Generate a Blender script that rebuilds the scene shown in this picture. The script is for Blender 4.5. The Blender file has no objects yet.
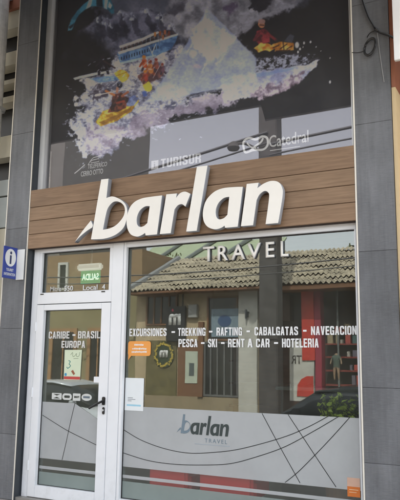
import bpy, bmesh, math, random
import numpy as np
from mathutils import Matrix, Vector, Euler
R = math.radians
rnd = random.Random(11)
S = bpy.context.scene
COL = S.collection

# ------------------------------------------------------------------ camera
CAM = np.array([5.041, -5.4525, 1.4545]); YAW, PIT, ROL, FPX = R(27.8387), R(9.5988), R(0.7696), 656.2186
fx = np.array([-math.sin(YAW)*math.cos(PIT), math.cos(YAW)*math.cos(PIT), math.sin(PIT)])
_r = np.array([math.cos(YAW), math.sin(YAW), 0.]); _u = np.cross(_r, fx)
r2 = _r*math.cos(ROL)+_u*math.sin(ROL); u2 = -_r*math.sin(ROL)+_u*math.cos(ROL)
cd = bpy.data.cameras.new('camera'); cam = bpy.data.objects.new('camera', cd); COL.objects.link(cam)
cam.matrix_world = Matrix(((r2[0], u2[0], -fx[0], CAM[0]), (r2[1], u2[1], -fx[1], CAM[1]), (r2[2], u2[2], -fx[2], CAM[2]), (0, 0, 0, 1)))
cd.sensor_fit = 'VERTICAL'; cd.sensor_height = 24.0; cd.lens = FPX/500*24.0
cd.clip_start = 0.05; cd.clip_end = 800
S.camera = cam

# ------------------------------------------------------------------ sky, sun, exposure
SUN_EL, SUN_AZ = R(52), R(14)            # azimuth measured from +Y towards +X
w = bpy.data.worlds.new('World'); S.world = w; w.use_nodes = True
nt = w.node_tree; bg = nt.nodes['Background']
sky = nt.nodes.new('ShaderNodeTexSky'); sky.sky_type = 'NISHITA'; sky.sun_disc = False
sky.sun_elevation = SUN_EL; sky.sun_rotation = SUN_AZ; sky.air_density = 1.0; sky.dust_density = 2.5; sky.ozone_density = 0.6
hs = nt.nodes.new('ShaderNodeHueSaturation'); hs.inputs['Saturation'].default_value = .22      # thin high cloud whitens the sky
nt.links.new(sky.outputs[0], hs.inputs['Color']); nt.links.new(hs.outputs[0], bg.inputs['Color']); bg.inputs['Strength'].default_value = 0.15
sl = bpy.data.lights.new('sun', 'SUN'); sl.energy = 2.6; sl.angle = R(0.5); sl.color = (1, .95, .87)
sun = bpy.data.objects.new('sun', sl); COL.objects.link(sun)
sd = Vector((math.sin(SUN_AZ)*math.cos(SUN_EL), math.cos(SUN_AZ)*math.cos(SUN_EL), math.sin(SUN_EL)))
sun.rotation_euler = sd.to_track_quat('Z', 'Y').to_euler(); sun.location = (0, 12, 20)
S.view_settings.view_transform = 'Standard'; S.view_settings.look = 'None'
S.view_settings.gamma = 1; S.view_settings.use_curve_mapping = False
S.view_settings.exposure = 2.22
S.render.engine = 'CYCLES'
S.cycles.max_bounces = 12; S.cycles.transparent_max_bounces = 16; S.cycles.use_denoising = True

def at(u, v, Y):
    """point on the plane y=Y seen at photo pixel (u, v)"""
    d = fx + r2*(u-200)/FPX + u2*(250-v)/FPX
    p = CAM + d*(Y-CAM[1])/d[1]
    return Vector(p)
GL = 0.14                      # outer face of the glass
def mir(Y): return 2*GL - Y    # depth seen in the glass -> real place across the street

# ------------------------------------------------------------------ materials
def lin(c):
    c = c/255.; return c/12.92 if c <= .04045 else ((c+.055)/1.055)**2.4
def srgb(r, g, b, k=1.0): return tuple(min(.9, lin(x)*k) for x in (r, g, b))
MATS = {}
def mat(name, col, rough=.6, metal=0., var=.12, scale=6., bump=0., bscale=40., stretch=(1, 1, 1), spec=.5, emit=None, trans=0.):
    if name in MATS: return MATS[name]
    m = bpy.data.materials.new(name); m.use_nodes = True; t = m.node_tree
    b = t.nodes['Principled BSDF']; b.inputs['Roughness'].default_value = rough; b.inputs['Metallic'].default_value = metal
    b.inputs['Specular IOR Level'].default_value = spec
    tc = t.nodes.new('ShaderNodeTexCoord'); mp = t.nodes.new('ShaderNodeMapping'); mp.inputs['Scale'].default_value = stretch
    t.links.new(tc.outputs['Object'], mp.inputs['Vector'])
    nz = t.nodes.new('ShaderNodeTexNoise'); nz.inputs['Scale'].default_value = scale; nz.inputs['Detail'].default_value = 6; nz.inputs['Roughness'].default_value = .65
    t.links.new(mp.outputs[0], nz.inputs['Vector'])
    mr = t.nodes.new('ShaderNodeMapRange'); mr.inputs['From Min'].default_value = .25; mr.inputs['From Max'].default_value = .75
    mr.inputs['To Min'].default_value = 1-var; mr.inputs['To Max'].default_value = 1+var
    t.links.new(nz.outputs['Fac'], mr.inputs['Value'])
    mx = t.nodes.new('ShaderNodeMix'); mx.data_type = 'RGBA'; mx.blend_type = 'MULTIPLY'; mx.inputs['Factor'].default_value = 1
    mx.inputs['A'].default_value = (*col, 1)
    t.links.new(mr.outputs[0], mx.inputs['B']); t.links.new(mx.outputs['Result'], b.inputs['Base Color'])
    if bump:
        n2 = t.nodes.new('ShaderNodeTexNoise'); n2.inputs['Scale'].default_value = bscale; n2.inputs['Detail'].default_value = 4
        t.links.new(mp.outputs[0], n2.inputs['Vector'])
        bp = t.nodes.new('ShaderNodeBump'); bp.inputs['Strength'].default_value = bump; bp.inputs['Distance'].default_value = .01
        t.links.new(n2.outputs['Fac'], bp.inputs['Height']); t.links.new(bp.outputs[0], b.inputs['Normal'])
    if emit:
        b.inputs['Emission Color'].default_value = (*col, 1); b.inputs['Emission Strength'].default_value = emit
    MATS[name] = m; return m

def stone_mat():
    """brushed grey stone cladding: horizontal drag marks, blotches, rain streaks near the foot"""
    m = bpy.data.materials.new('grey_stone'); m.use_nodes = True; t = m.node_tree; N = t.nodes; L = t.links
    b = N['Principled BSDF']; b.inputs['Roughness'].default_value = .62; b.inputs['Specular IOR Level'].default_value = .35
    tc = N.new('ShaderNodeTexCoord')
    def noise(scale, stretch, det=5, rough=.6):
        mp = N.new('ShaderNodeMapping'); mp.inputs['Scale'].default_value = stretch; L.new(tc.outputs['Object'], mp.inputs['Vector'])
        n = N.new('ShaderNodeTexNoise'); n.inputs['Scale'].default_value = scale; n.inputs['Detail'].default_value = det; n.inputs['Roughness'].default_value = rough
        L.new(mp.outputs[0], n.inputs['Vector']); return n.outputs['Fac']
    a = noise(14, (1, 1, 9), 6, .7); c = noise(1.6, (1, 1, .7), 5, .6); g = noise(220, (1, 1, 2.0), 2)
    def ramp(f, lo, hi, p0=.3, p1=.7):
        r = N.new('ShaderNodeMapRange'); r.inputs['From Min'].default_value = p0; r.inputs['From Max'].default_value = p1
        r.inputs['To Min'].default_value = lo; r.inputs['To Max'].default_value = hi; L.new(f, r.inputs['Value']); return r.outputs[0]
    def mul(x, y):
        q = N.new('ShaderNodeMath'); q.operation = 'MULTIPLY'; L.new(x, q.inputs[0]); L.new(y, q.inputs[1]); return q.outputs[0]
    dr_ = noise(5, (3, 3, .22), 5, .7)
    gi = N.new('ShaderNodeNewGeometry')
    v = mul(mul(mul(mul(ramp(a, .87, 1.13), ramp(gi.outputs['Random Per Island'], .88, 1.12, 0, 1)), ramp(c, .74, 1.22)), ramp(g, .84, 1.18)), ramp(dr_, .78, 1.12))
    mx = N.new('ShaderNodeMix'); mx.data_type = 'RGBA'; mx.blend_type = 'MULTIPLY'; mx.inputs['Factor'].default_value = 1
    mx.inputs['A'].default_value = (*STONE, 1); L.new(v, mx.inputs['B']); L.new(mx.outputs['Result'], b.inputs['Base Color'])
    bp = N.new('ShaderNodeBump'); bp.inputs['Strength'].default_value = .5; bp.inputs['Distance'].default_value = .004
    L.new(a, bp.inputs['Height']); L.new(bp.outputs[0], b.inputs['Normal'])
    MATS['grey_stone'] = m; return m

def wood_mat(name, col, seed):
    """composite wood board with long grain along X"""
    m = bpy.data.materials.new(name); m.use_nodes = True; t = m.node_tree; N = t.nodes; L = t.links
    b = N['Principled BSDF']; b.inputs['Roughness'].default_value = .55; b.inputs['Specular IOR Level'].default_value = .35
    tc = N.new('ShaderNodeTexCoord'); mp = N.new('ShaderNodeMapping'); mp.inputs['Scale'].default_value = (.8, 6, 14); mp.inputs['Location'].default_value = (seed*3.1, 0, seed*1.7)
    L.new(tc.outputs['Object'], mp.inputs['Vector'])
    n = N.new('ShaderNodeTexNoise'); n.inputs['Scale'].default_value = 3.2; n.inputs['Detail'].default_value = 8; n.inputs['Roughness'].default_value = .62; n.inputs['Distortion'].default_value = .6
    L.new(mp.outputs[0], n.inputs['Vector'])
    m2 = N.new('ShaderNodeMapping'); m2.inputs['Scale'].default_value = (1.2, 1, 2); m2.inputs['Location'].default_value = (seed, 0, 0); L.new(tc.outputs['Object'], m2.inputs['Vector'])
    n2 = N.new('ShaderNodeTexNoise'); n2.inputs['Scale'].default_value = 1.5; n2.inputs['Detail'].default_value = 3; L.new(m2.outputs[0], n2.inputs['Vector'])
    cr = N.new('ShaderNodeValToRGB'); e = cr.color_ramp.elements
    e[0].position = .3; e[0].color = (col[0]*.74, col[1]*.70, col[2]*.67, 1); e[1].position = .7; e[1].color = (col[0]*1.15, col[1]*1.15, col[2]*1.15, 1)
    L.new(n.outputs['Fac'], cr.inputs[0])
    mr = N.new('ShaderNodeMapRange'); mr.inputs['From Min'].default_value = .3; mr.inputs['From Max'].default_value = .7; mr.inputs['To Min'].default_value = .85; mr.inputs['To Max'].default_value = 1.15
    L.new(n2.outputs['Fac'], mr.inputs['Value'])
    mx = N.new('ShaderNodeMix'); mx.data_type = 'RGBA'; mx.blend_type = 'MULTIPLY'; mx.inputs['Factor'].default_value = 1
    L.new(cr.outputs[0], mx.inputs['A']); L.new(mr.outputs[0], mx.inputs['B']); L.new(mx.outputs['Result'], b.inputs['Base Color'])
    bp = N.new('ShaderNodeBump'); bp.inputs['Strength'].default_value = .25; bp.inputs['Distance'].default_value = .003
    L.new(n.outputs['Fac'], bp.inputs['Height']); L.new(bp.outputs[0], b.inputs['Normal'])
    MATS[name] = m; return m

def glass_mat(name, refl, tint, wave=.035, coat=(.97, 1, .98)):
    """window pane: a mirror coat that strengthens at grazing angles over a tinted see-through body"""
    m = bpy.data.materials.new(name); m.use_nodes = True; t = m.node_tree; N = t.nodes; L = t.links
    N.remove(N['Principled BSDF']); out = N['Material Output']
    tr = N.new('ShaderNodeBsdfTransparent'); tr.inputs[0].default_value = (*tint, 1)
    gl = N.new('ShaderNodeBsdfGlossy'); gl.inputs['Roughness'].default_value = 0.0; gl.inputs[0].default_value = (*coat, 1)
    fr = N.new('ShaderNodeFresnel'); fr.inputs['IOR'].default_value = 1.5
    ad = N.new('ShaderNodeMath'); ad.operation = 'ADD'; ad.use_clamp = True; ad.inputs[1].default_value = refl-.04; L.new(fr.outputs[0], ad.inputs[0])
    ge = N.new('ShaderNodeNewGeometry'); io = N.new('ShaderNodeMapRange'); io.inputs['To Min'].default_value = 1.5; io.inputs['To Max'].default_value = 1/1.5
    L.new(ge.outputs['Backfacing'], io.inputs['Value']); L.new(io.outputs[0], fr.inputs['IOR'])      # same coat seen from either side
    mx = N.new('ShaderNodeMixShader'); L.new(ad.outputs[0], mx.inputs[0]); L.new(tr.outputs[0], mx.inputs[1]); L.new(gl.outputs[0], mx.inputs[2])
    if wave:
        tc = N.new('ShaderNodeTexCoord'); n = N.new('ShaderNodeTexNoise'); n.inputs['Scale'].default_value = 1.3; n.inputs['Detail'].default_value = 1
        L.new(tc.outputs['Object'], n.inputs['Vector']); bp = N.new('ShaderNodeBump'); bp.inputs['Strength'].default_value = wave; bp.inputs['Distance'].default_value = .02
        L.new(n.outputs['Fac'], bp.inputs['Height']); L.new(bp.outputs[0], gl.inputs['Normal'])
    du = N.new('ShaderNodeBsdfDiffuse'); du.inputs[0].default_value = (.6, .6, .58, 1); t2 = N.new('ShaderNodeTexCoord'); n3 = N.new('ShaderNodeTexNoise'); n3.inputs['Scale'].default_value = 2.0; n3.inputs['Detail'].default_value = 9; n3.inputs['Roughness'].default_value = .75
    L.new(t2.outputs['Object'], n3.inputs['Vector']); r3 = N.new('ShaderNodeMapRange'); r3.inputs['From Min'].default_value = .35; r3.inputs['From Max'].default_value = .75; r3.inputs['To Min'].default_value = .008; r3.inputs['To Max'].default_value = .036; L.new(n3.outputs['Fac'], r3.inputs['Value'])
    m3 = N.new('ShaderNodeMixShader'); L.new(r3.outputs[0], m3.inputs[0]); L.new(mx.outputs[0], m3.inputs[1]); L.new(du.outputs[0], m3.inputs[2])      # thin dust film
    L.new(m3.outputs[0], out.inputs['Surface']); MATS[name] = m; return m

def film_mat(name, col, see):
    """frosted vinyl: white diffuse that lets a little of what is behind through"""
    m = bpy.data.materials.new(name); m.use_nodes = True; t = m.node_tree; N = t.nodes; L = t.links
    N.remove(N['Principled BSDF']); out = N['Material Output']
    df = N.new('ShaderNodeBsdfDiffuse'); tc = N.new('ShaderNodeTexCoord'); nz = N.new('ShaderNodeTexNoise'); nz.inputs['Scale'].default_value = 2.3; nz.inputs['Detail'].default_value = 7; nz.inputs['Roughness'].default_value = .7
    L.new(tc.outputs['Object'], nz.inputs['Vector']); mr = N.new('ShaderNodeMapRange'); mr.inputs['From Min'].default_value = .3; mr.inputs['From Max'].default_value = .7; mr.inputs['To Min'].default_value = .91; mr.inputs['To Max'].default_value = 1.06
    L.new(nz.outputs['Fac'], mr.inputs['Value']); mc = N.new('ShaderNodeMix'); mc.data_type = 'RGBA'; mc.blend_type = 'MULTIPLY'; mc.inputs['Factor'].default_value = 1; mc.inputs['A'].default_value = (*col, 1)
    L.new(mr.outputs[0], mc.inputs['B']); L.new(mc.outputs['Result'], df.inputs[0])
    tl = N.new('ShaderNodeBsdfTranslucent'); tl.inputs[0].default_value = (*col, 1)
    tp = N.new('ShaderNodeBsdfTransparent')
    a = N.new('ShaderNodeMixShader'); a.inputs[0].default_value = .25; L.new(df.outputs[0], a.inputs[1]); L.new(tl.outputs[0], a.inputs[2])
    b = N.new('ShaderNodeMixShader'); b.inputs[0].default_value = see; L.new(a.outputs[0], b.inputs[1]); L.new(tp.outputs[0], b.inputs[2])
    L.new(b.outputs[0], out.inputs['Surface']); MATS[name] = m; return m

STONE = (.158, .163, .174)
M_stone = stone_mat()
M_plank = [wood_mat('composite_wood_%d' % i, c, i) for i, c in enumerate([(.265, .175, .108), (.245, .158, .097), (.28, .182, .112), (.255, .168, .104)])]
M_trim = mat('brushed_trim', (.74, .70, .62), .4, .0, .06)
M_white = mat('white_lacquered_aluminium', (.80, .82, .85), .35, 0, .035, 3)
def grime(m, z0, z1, amt):
    t = m.node_tree; N = t.nodes; L = t.links; b = N['Principled BSDF']; src = b.inputs['Base Color'].links[0].from_socket
    ge = N.new('ShaderNodeNewGeometry'); sp = N.new('ShaderNodeSeparateXYZ'); L.new(ge.outputs['Position'], sp.inputs[0])
    mr = N.new('ShaderNodeMapRange'); mr.inputs['From Min'].default_value = z0; mr.inputs['From Max'].default_value = z1; mr.inputs['To Min'].default_value = 1; mr.inputs['To Max'].default_value = .12; L.new(sp.outputs['Z'], mr.inputs['Value'])
    n = N.new('ShaderNodeTexNoise'); n.inputs['Scale'].default_value = 9; n.inputs['Detail'].default_value = 8; n.inputs['Roughness'].default_value = .75; L.new(ge.outputs['Position'], n.inputs['Vector'])
    r = N.new('ShaderNodeMapRange'); r.inputs['From Min'].default_value = .48; r.inputs['From Max'].default_value = .72; L.new(n.outputs['Fac'], r.inputs['Value'])
    q = N.new('ShaderNodeMath'); q.operation = 'MULTIPLY'; L.new(mr.outputs[0], q.inputs[0]); L.new(r.outputs[0], q.inputs[1]); q2 = N.new('ShaderNodeMath'); q2.operation = 'MULTIPLY'; q2.inputs[1].default_value = amt; L.new(q.outputs[0], q2.inputs[0])
    mx = N.new('ShaderNodeMix'); mx.data_type = 'RGBA'; mx.inputs['B'].default_value = (.20, .19, .17, 1); L.new(q2.outputs[0], mx.inputs['Factor']); L.new(src, mx.inputs['A']); L.new(mx.outputs['Result'], b.inputs['Base Color'])
grime(M_white, .03, .55, .22); grime(M_stone, 0, .9, .35)
M_alu = mat('pale_aluminium', (.62, .63, .64), .4, .15, .05)
M_dark = mat('dark_metal_reveal', (.035, .042, .05), .45, .0, .25, 5)
M_letter = mat('ivory_letter', (.84, .815, .76), .45, 0, .035, 5)
M_letside = mat('letter_side_grey', (.36, .38, .42), .5, .1, .08, 6)
M_vinyl = mat('white_vinyl', (.74, .75, .75), .5, 0, .02)
M_greyvinyl = mat('silver_vinyl', (.62, .62, .60), .45, 0, .05)
M_black = mat('black_plastic', (.012, .012, .013), .4, 0, .1)
M_line = mat('black_vinyl', (.01, .012, .013), .5, 0, .05)
M_glass = glass_mat('shop_glass', .088, (.84, .88, .85))
M_glassup = glass_mat('upper_glass', .074, (.96, .96, .96), coat=(1, .96, 1))
M_film = film_mat('frosted_film', (.62, .64, .65), .22); M_film2 = film_mat('thin_frosted_film', (.42, .49, .47), .38)

# ------------------------------------------------------------------ object helpers
def tag(o, label=None, cat=None, group=None, kind=None):
    if label: o['label'] = label
    if cat: o['category'] = cat
    if group: o['group'] = group
    if kind: o['kind'] = kind
    return o
def thing(name, loc, label, cat, group=None):
    o = bpy.data.objects.new(name, None); COL.objects.link(o); o.location = loc; o.empty_display_size = .1
    return tag(o, label, cat, group)
def mobj(name, me, m, parent=None, local=False):
    o = bpy.data.objects.new(name, me); COL.objects.link(o)
    if m is not None and not me.materials:
        for x in (m if isinstance(m, (list, tuple)) else [m]): me.materials.append(x)
    if parent is not None:
        o.parent = parent
        if not local and parent.type == 'EMPTY': o.matrix_parent_inverse = Matrix.Translation(-Vector(parent.location))
    return o
def obj(name, bm, m, parent=None, local=False, smooth=False):
    me = bpy.data.meshes.new(name); bmesh.ops.recalc_face_normals(bm, faces=bm.faces[:]); bm.to_mesh(me); bm.free()
    if smooth: me.polygons.foreach_set('use_smooth', [True]*len(me.polygons))
    return mobj(name, me, m, parent, local)
def B(): return bmesh.new()
def box(bm, x0, x1, y0, y1, z0, z1, bev=0., mi=0):
    vs = [bm.verts.new(p) for p in ((x0, y0, z0), (x1, y0, z0), (x1, y1, z0), (x0, y1, z0), (x0, y0, z1), (x1, y0, z1), (x1, y1, z1), (x0, y1, z1))]
    fs = [bm.faces.new([vs[i] for i in f]) for f in ((0, 3, 2, 1), (4, 5, 6, 7), (0, 1, 5, 4), (1, 2, 6, 5), (2, 3, 7, 6), (3, 0, 4, 7))]
    for f in fs: f.material_index = mi
    if bev: bmesh.ops.bevel(bm, geom=list({e for f in fs for e in f.edges}), offset=bev, segments=2, affect='EDGES')
    return bm
def bx(*a, **k): return box(B(), *a, **k)
def prism(bm, pts, y0, y1):
    """polygon in the XZ plane given as (x, z), thickness y0..y1"""
    a = [bm.verts.new((x, y0, z)) for x, z in pts]; b = [bm.verts.new((x, y1, z)) for x, z in pts]
    bm.faces.new(a); bm.faces.new(b[::-1]); n = len(pts)
    for i in range(n): bm.faces.new((a[i], b[i], b[(i+1) % n], a[(i+1) % n]))
    return bm
def tube(bm, pts, rad, n=10):
    """round tube along a list of points (radius a number or one per point)"""
    pts = [Vector(p) for p in pts]; rings = []
    rr = rad if isinstance(rad, (list, tuple)) else [rad]*len(pts)
    ref = Vector((0.31, .17, .93)); ref.normalize()
    for i, p in enumerate(pts):
        d = (pts[min(i+1, len(pts)-1)]-pts[max(i-1, 0)]).normalized()
        a = d.cross(ref)
        if a.length < .05: a = d.cross(Vector((1, 0, 0)))
        a.normalize(); b = d.cross(a)
        rings.append([bm.verts.new(p+(a*math.cos(t)+b*math.sin(t))*rr[i]) for t in (2*math.pi*k/n for k in range(n))])
    for i in range(len(rings)-1):
        for k in range(n): bm.faces.new((rings[i][k], rings[i][(k+1) % n], rings[i+1][(k+1) % n], rings[i+1][k]))
    bm.faces.new(rings[0][::-1]); bm.faces.new(rings[-1]); return bm
def lathe(bm, prof, c=(0, 0, 0), n=24):
    rings = [[bm.verts.new((c[0]+r*math.cos(2*math.pi*k/n), c[1]+r*math.sin(2*math.pi*k/n), c[2]+z)) for k in range(n)] for r, z in prof]
    for i in range(len(rings)-1):
        for k in range(n): bm.faces.new((rings[i][k], rings[i][(k+1) % n], rings[i+1][(k+1) % n], rings[i+1][k]))
    bm.faces.new(rings[0][::-1]); bm.faces.new(rings[-1]); return bm
def catmull(pts, seg=6, closed=False):
    out = []; n = len(pts)
    for i in range(n if closed else n-1):
        p = [pts[(i+j) % n] if closed else pts[max(0, min(n-1, i+j))] for j in (-1, 0, 1, 2)]
        for k in range(seg):
            t = k/seg
            out.append(tuple(.5*((2*p[1][d])+(-p[0][d]+p[2][d])*t+(2*p[0][d]-5*p[1][d]+4*p[2][d]-p[3][d])*t*t+(-p[0][d]+3*p[1][d]-3*p[2][d]+p[3][d])*t**3) for d in range(len(p[0]))))
    if not closed: out.append(tuple(pts[-1]))
    return out
def ribbon(bm, pts, wid, y):
    """flat strip of constant width along (x, z) points on the plane y"""
    n = len(pts); prev = None
    for i in range(n):
        a = Vector(pts[max(i-1, 0)]); b = Vector(pts[min(i+1, n-1)]); d = (b-a).normalized(); q = Vector((-d.y, d.x))*wid/2
        p = Vector(pts[i]); cur = (bm.verts.new((p.x+q.x, y, p.y+q.y)), bm.verts.new((p.x-q.x, y, p.y-q.y)))
        if prev: bm.faces.new((prev[0], prev[1], cur[1], cur[0]))
        prev = cur
    return bm
def outline(flagged, seg=5):
    """closed outline from (u, v, corner?) points: smooth between corners"""
    n = len(flagged); c = [i for i in range(n) if flagged[i][2]]
    if not c: return catmull([p[:2] for p in flagged], seg, True)
    out = []
    for j, i in enumerate(c):
        k = c[(j+1) % len(c)]; run = [flagged[(i+q) % n][:2] for q in range(((k-i) % n or n)+1)]
        out += ([run[0]] if len(run) == 2 else catmull(run, seg)[:-1])
    return out
def curve_mesh(loops, extrude, bevel=0.):
    """filled 2D loops (outer and holes) thickened: mesh in its own XY"""
    cu = bpy.data.curves.new('tmp', 'CURVE'); cu.dimensions = '2D'; cu.fill_mode = 'BOTH'; cu.extrude = extrude; cu.bevel_depth = bevel; cu.bevel_resolution = 1
    for lp in loops:
        s = cu.splines.new('POLY'); s.points.add(len(lp)-1)
        for p, q in zip(s.points, lp): p.co = (q[0], q[1], 0, 1)
        s.use_cyclic_u = True
    return eval_mesh(cu)
def eval_mesh(cu):
    o = bpy.data.objects.new('tmp', cu); COL.objects.link(o)
    dg = bpy.context.evaluated_depsgraph_get(); me = bpy.data.meshes.new_from_object(o.evaluated_get(dg))
    bpy.data.objects.remove(o); bpy.data.curves.remove(cu); return me
def text_mesh(body, x0, x1, z0, z1, y, depth=.0006, bold=0., back=False, shear=0., space=1.):
    """text fitted into a box on the plane y, facing -Y (or +Y with back=True)"""
    cu = bpy.data.curves.new('tmp', 'FONT'); cu.body = body; cu.size = 1; cu.offset = bold; cu.shear = shear; cu.space_character = space; cu.resolution_u = 4
    me = eval_mesh(cu); n = len(me.vertices); co = np.empty(n*3); me.vertices.foreach_get('co', co); co = co.reshape(-1, 3)
    lo, hi = co.min(0), co.max(0); s = (co-lo)/np.maximum(hi-lo, 1e-6)
    s[:, 0] = x0+(x1-x0)*((1-s[:, 0]) if back else s[:, 0]); q = np.stack([s[:, 0], np.full(n, y), z0+(z1-z0)*s[:, 1]], 1)
    me.vertices.foreach_set('co', q.ravel()); me.update()
    if depth:
        bm = bmesh.new(); bm.from_mesh(me); bmesh.ops.remove_doubles(bm, verts=bm.verts[:], dist=1e-6)
        r = bmesh.ops.extrude_face_region(bm, geom=bm.faces[:])
        for v in [g for g in r['geom'] if isinstance(g, bmesh.types.BMVert)]: v.co.y += -depth if back else depth
        bmesh.ops.recalc_face_normals(bm, faces=bm.faces[:]); bm.to_mesh(me); bm.free()
    return me
def text(name, body, x0, x1, z0, z1, y, m, parent, **k):
    return mobj(name, text_mesh(body, x0, x1, z0, z1, y, **k), m, parent)
def ptext(name, body, a, b, y, m, parent, **k):
    """text box given by photo pixels of its top-left and bottom-right corner on plane y"""
    p, q = at(*a, y), at(*b, y); return text(name, body, p.x, q.x, q.z, p.z, y, m, parent, **k)

# ------------------------------------------------------------------ the shop building
W = 3.66
shop = thing('shop_building', (W/2, 0, 0), 'grey stone clad shopfront with wood fascia, white door and large dark windows', 'shop')
def slabs(x0, x1, joints):
    bm = B(); zs = [0.0]+joints+[6.5]
    for a, b in zip(zs[:-1], zs[1:]): box(bm, x0, x1, 0, .34, a+.0012, b-.0012, .0012)
    return bm
pl = obj('stone_pillar', slabs(-.335, -.012, [.66, 1.78, 2.9, 4.02, 5.14]), M_stone, shop)
obj('edge_trim', box(bx(-.0115, .0, -.004, .02, 0, 6.5, .001), -.347, -.3355, -.004, .02, 0, 6.5, .001), M_trim, pl)
pr = obj('stone_pillar', slabs(W+.014, 3.985, [.67, 1.26, 2.38, 3.5, 4.62]), M_stone, shop)
obj('edge_trim', bx(W, W+.0135, -.004, .02, 0, 6.5, .001), M_trim, pr)
# core walls and roof of the building, upper floor and rooms
M_render = mat('grey_render', (.30, .30, .30), .8, 0, .1, 3)
bm = B(); box(bm, -.335, -.02, .345, 7, 0, 6.5); box(bm, W+.02, 3.985, .345, 7, 0, 6.5); box(bm, -.335, 3.985, 7, 7.2, 0, 6.5); box(bm, -.02, W+.02, .0, .4, 6.2, 6.5)
obj('wall', bm, M_render, shop)
obj('roof', bx(-.4, 4.05, -.05, 7.3, 6.505, 6.65), M_render, shop)
M_in = mat('interior_plaster', (.34, .30, .22), .8, 0, .1, 2)
M_ceil = mat('warm_timber_ceiling', (.42, .22, .10), .6, 0, .2, 3, stretch=(1, 8, 1))
M_tile = mat('interior_tile', (.25, .24, .22), .4, 0, .1, 2)
obj('ceiling', bx(-.01, W+.01, .25, 6.9, 2.95, 3.1), M_ceil, shop)
obj('floor_slab', bx(-.01, W+.01, .02, 6.9, .0, .03), M_tile, shop)
obj('back_wall', bx(-.01, W+.01, 4.6, 4.75, .03, 2.95), M_in, shop)
bm = B(); box(bm, -.015, .005, .36, 4.6, .03, 2.95); box(bm, W-.005, W+.015, .36, 4.6, .03, 2.95); obj('side_wall', bm, M_in, shop)
# dark metal reveals
bm = B(); box(bm, .0, .010, .004, .2, .0, 6.2); box(bm, W-.010, W, .021, .2, 0, 6.2); box(bm, .0102, .022, .085, .15, .0, 2.65)
obj('reveal', bm, M_dark, shop)
# wood fascia: four boards on a dark backing
fas = obj('wood_fascia', bx(.004, W-.001, .026, .098, 2.653, 3.30), mat('fascia_backing', (.05, .03, .022), .8), shop)
for i, (a, b) in enumerate([(3.124, 3.321), (2.971, 3.119), (2.817, 2.966), (2.655, 2.812)]):
    obj('plank', bx(.0015, W-.0015, .0, .0255, a, b, .0025), M_plank[(i*3+1) % 4], fas)
obj('fascia_cap', bx(.004, W-.001, .004, .135, 3.3015, 3.3195), mat('fascia_cap', (.05, .04, .035), .6), fas)
# added canvas shade, out of view above: darkens the poster glass reflection and facade
M_awn = mat('added_awning_canvas', (.24, .24, .245), .8, 0, .1)
aw = thing('added_awning', (1.6, -.1, 6.1), 'added unseen canvas shade sloping above the upper poster window', 'added_awning')
for x0, x1, zf in ((-1.8, 2.2, 4.62), (2.1, 4.3, 4.42)):
    bm = B(); vs = [bm.verts.new(p) for p in ((x0, -.02, 6.15), (x1, -.02, 6.15), (x1, -1.52, zf), (x0, -1.52, zf))]
    bm.faces.new(vs); r = bmesh.ops.extrude_face_region(bm, geom=bm.faces[:])
    for v in [g for g in r['geom'] if isinstance(g, bmesh.types.BMVert)]: v.co.z += .03
    c = obj('added_canopy', bm, M_awn, aw)
    obj('front_bar', tube(B(), [(x0, -1.53, zf+.01), (x1, -1.53, zf+.01)], .018), M_alu, c)

# ---- display window
dw = bx(1.2265, 1.258, .09, .165, .03, 2.72, .003)
box(dw, 1.2585, W-.0105, .092, .165, 2.60, 2.72, .003); box(dw, 3.617, W-.0105, .092, .165, .128, 2.5995, .003); box(dw, 1.2585, W-.0105, .09, .165, .03, .1275, .003)
dw = obj('display_window', dw, M_white, shop); dw['label'] = 'large dark display window with white lettering and frosted lower band'
obj('pane', bx(1.2590, 3.6165, GL, GL+.006, .1280, 2.5995), M_glass, dw)
def gasket(x0, x1, z0, z1, par, g=.006):
    for a in ((x0, x0+g, z0, z1), (x1-g, x1, z0, z1), (x0+g, x1-g, z0, z0+g), (x0+g, x1-g, z1-g, z1)): obj('gasket', bx(a[0], a[1], GL-.012, GL-.0002, a[2], a[3]), M_black, par)
gasket(1.2590, 3.6165, .1280, 2.5995, dw)
FY = GL-.0014; LY = GL-.0030
def zq(u, v): return at(u, v, GL).z
def film_sheet(polys, y=FY, t=.0006):
    bm = B()
    for p in polys: prism(bm, p, y, y+t)
    return bm
obj('frosted_film', film_sheet([[(1.262, .424), (3.613, .424), (3.613, 1.003), (1.262, 1.003)], [(1.262, .318), (3.613, .318), (3.613, .348), (1.262, .348)]]), M_film, dw)
obj('lower_film', film_sheet([[(1.262, .13), (3.613, .13), (3.613, .288), (1.262, .288)]]), M_film2, dw)
def P2(pts, y=LY): return [(at(u, v, y).x, at(u, v, y).z) for u, v in pts]
for pts in ([(122.5, 429), (141, 440), (164, 448.5), (188, 453), (212, 452.5), (240, 449), (281, 438), (307, 427.5), (329, 415.8)],
            [(121.5, 452.3), (148, 460.5), (175, 464.3), (204, 465), (230, 463.7), (256, 457), (285, 446.7), (314, 431), (339, 416.3)],
            [(262, 413.4), (280, 447), (300, 483)], [(288, 414.5), (312, 451), (336, 487)],
            [(350, 417), (333, 436), (315, 455), (298, 472), (285, 482.5)]):
    obj('line_art', ribbon(B(), catmull(P2(pts), 6), .006, LY), M_line, dw)
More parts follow.
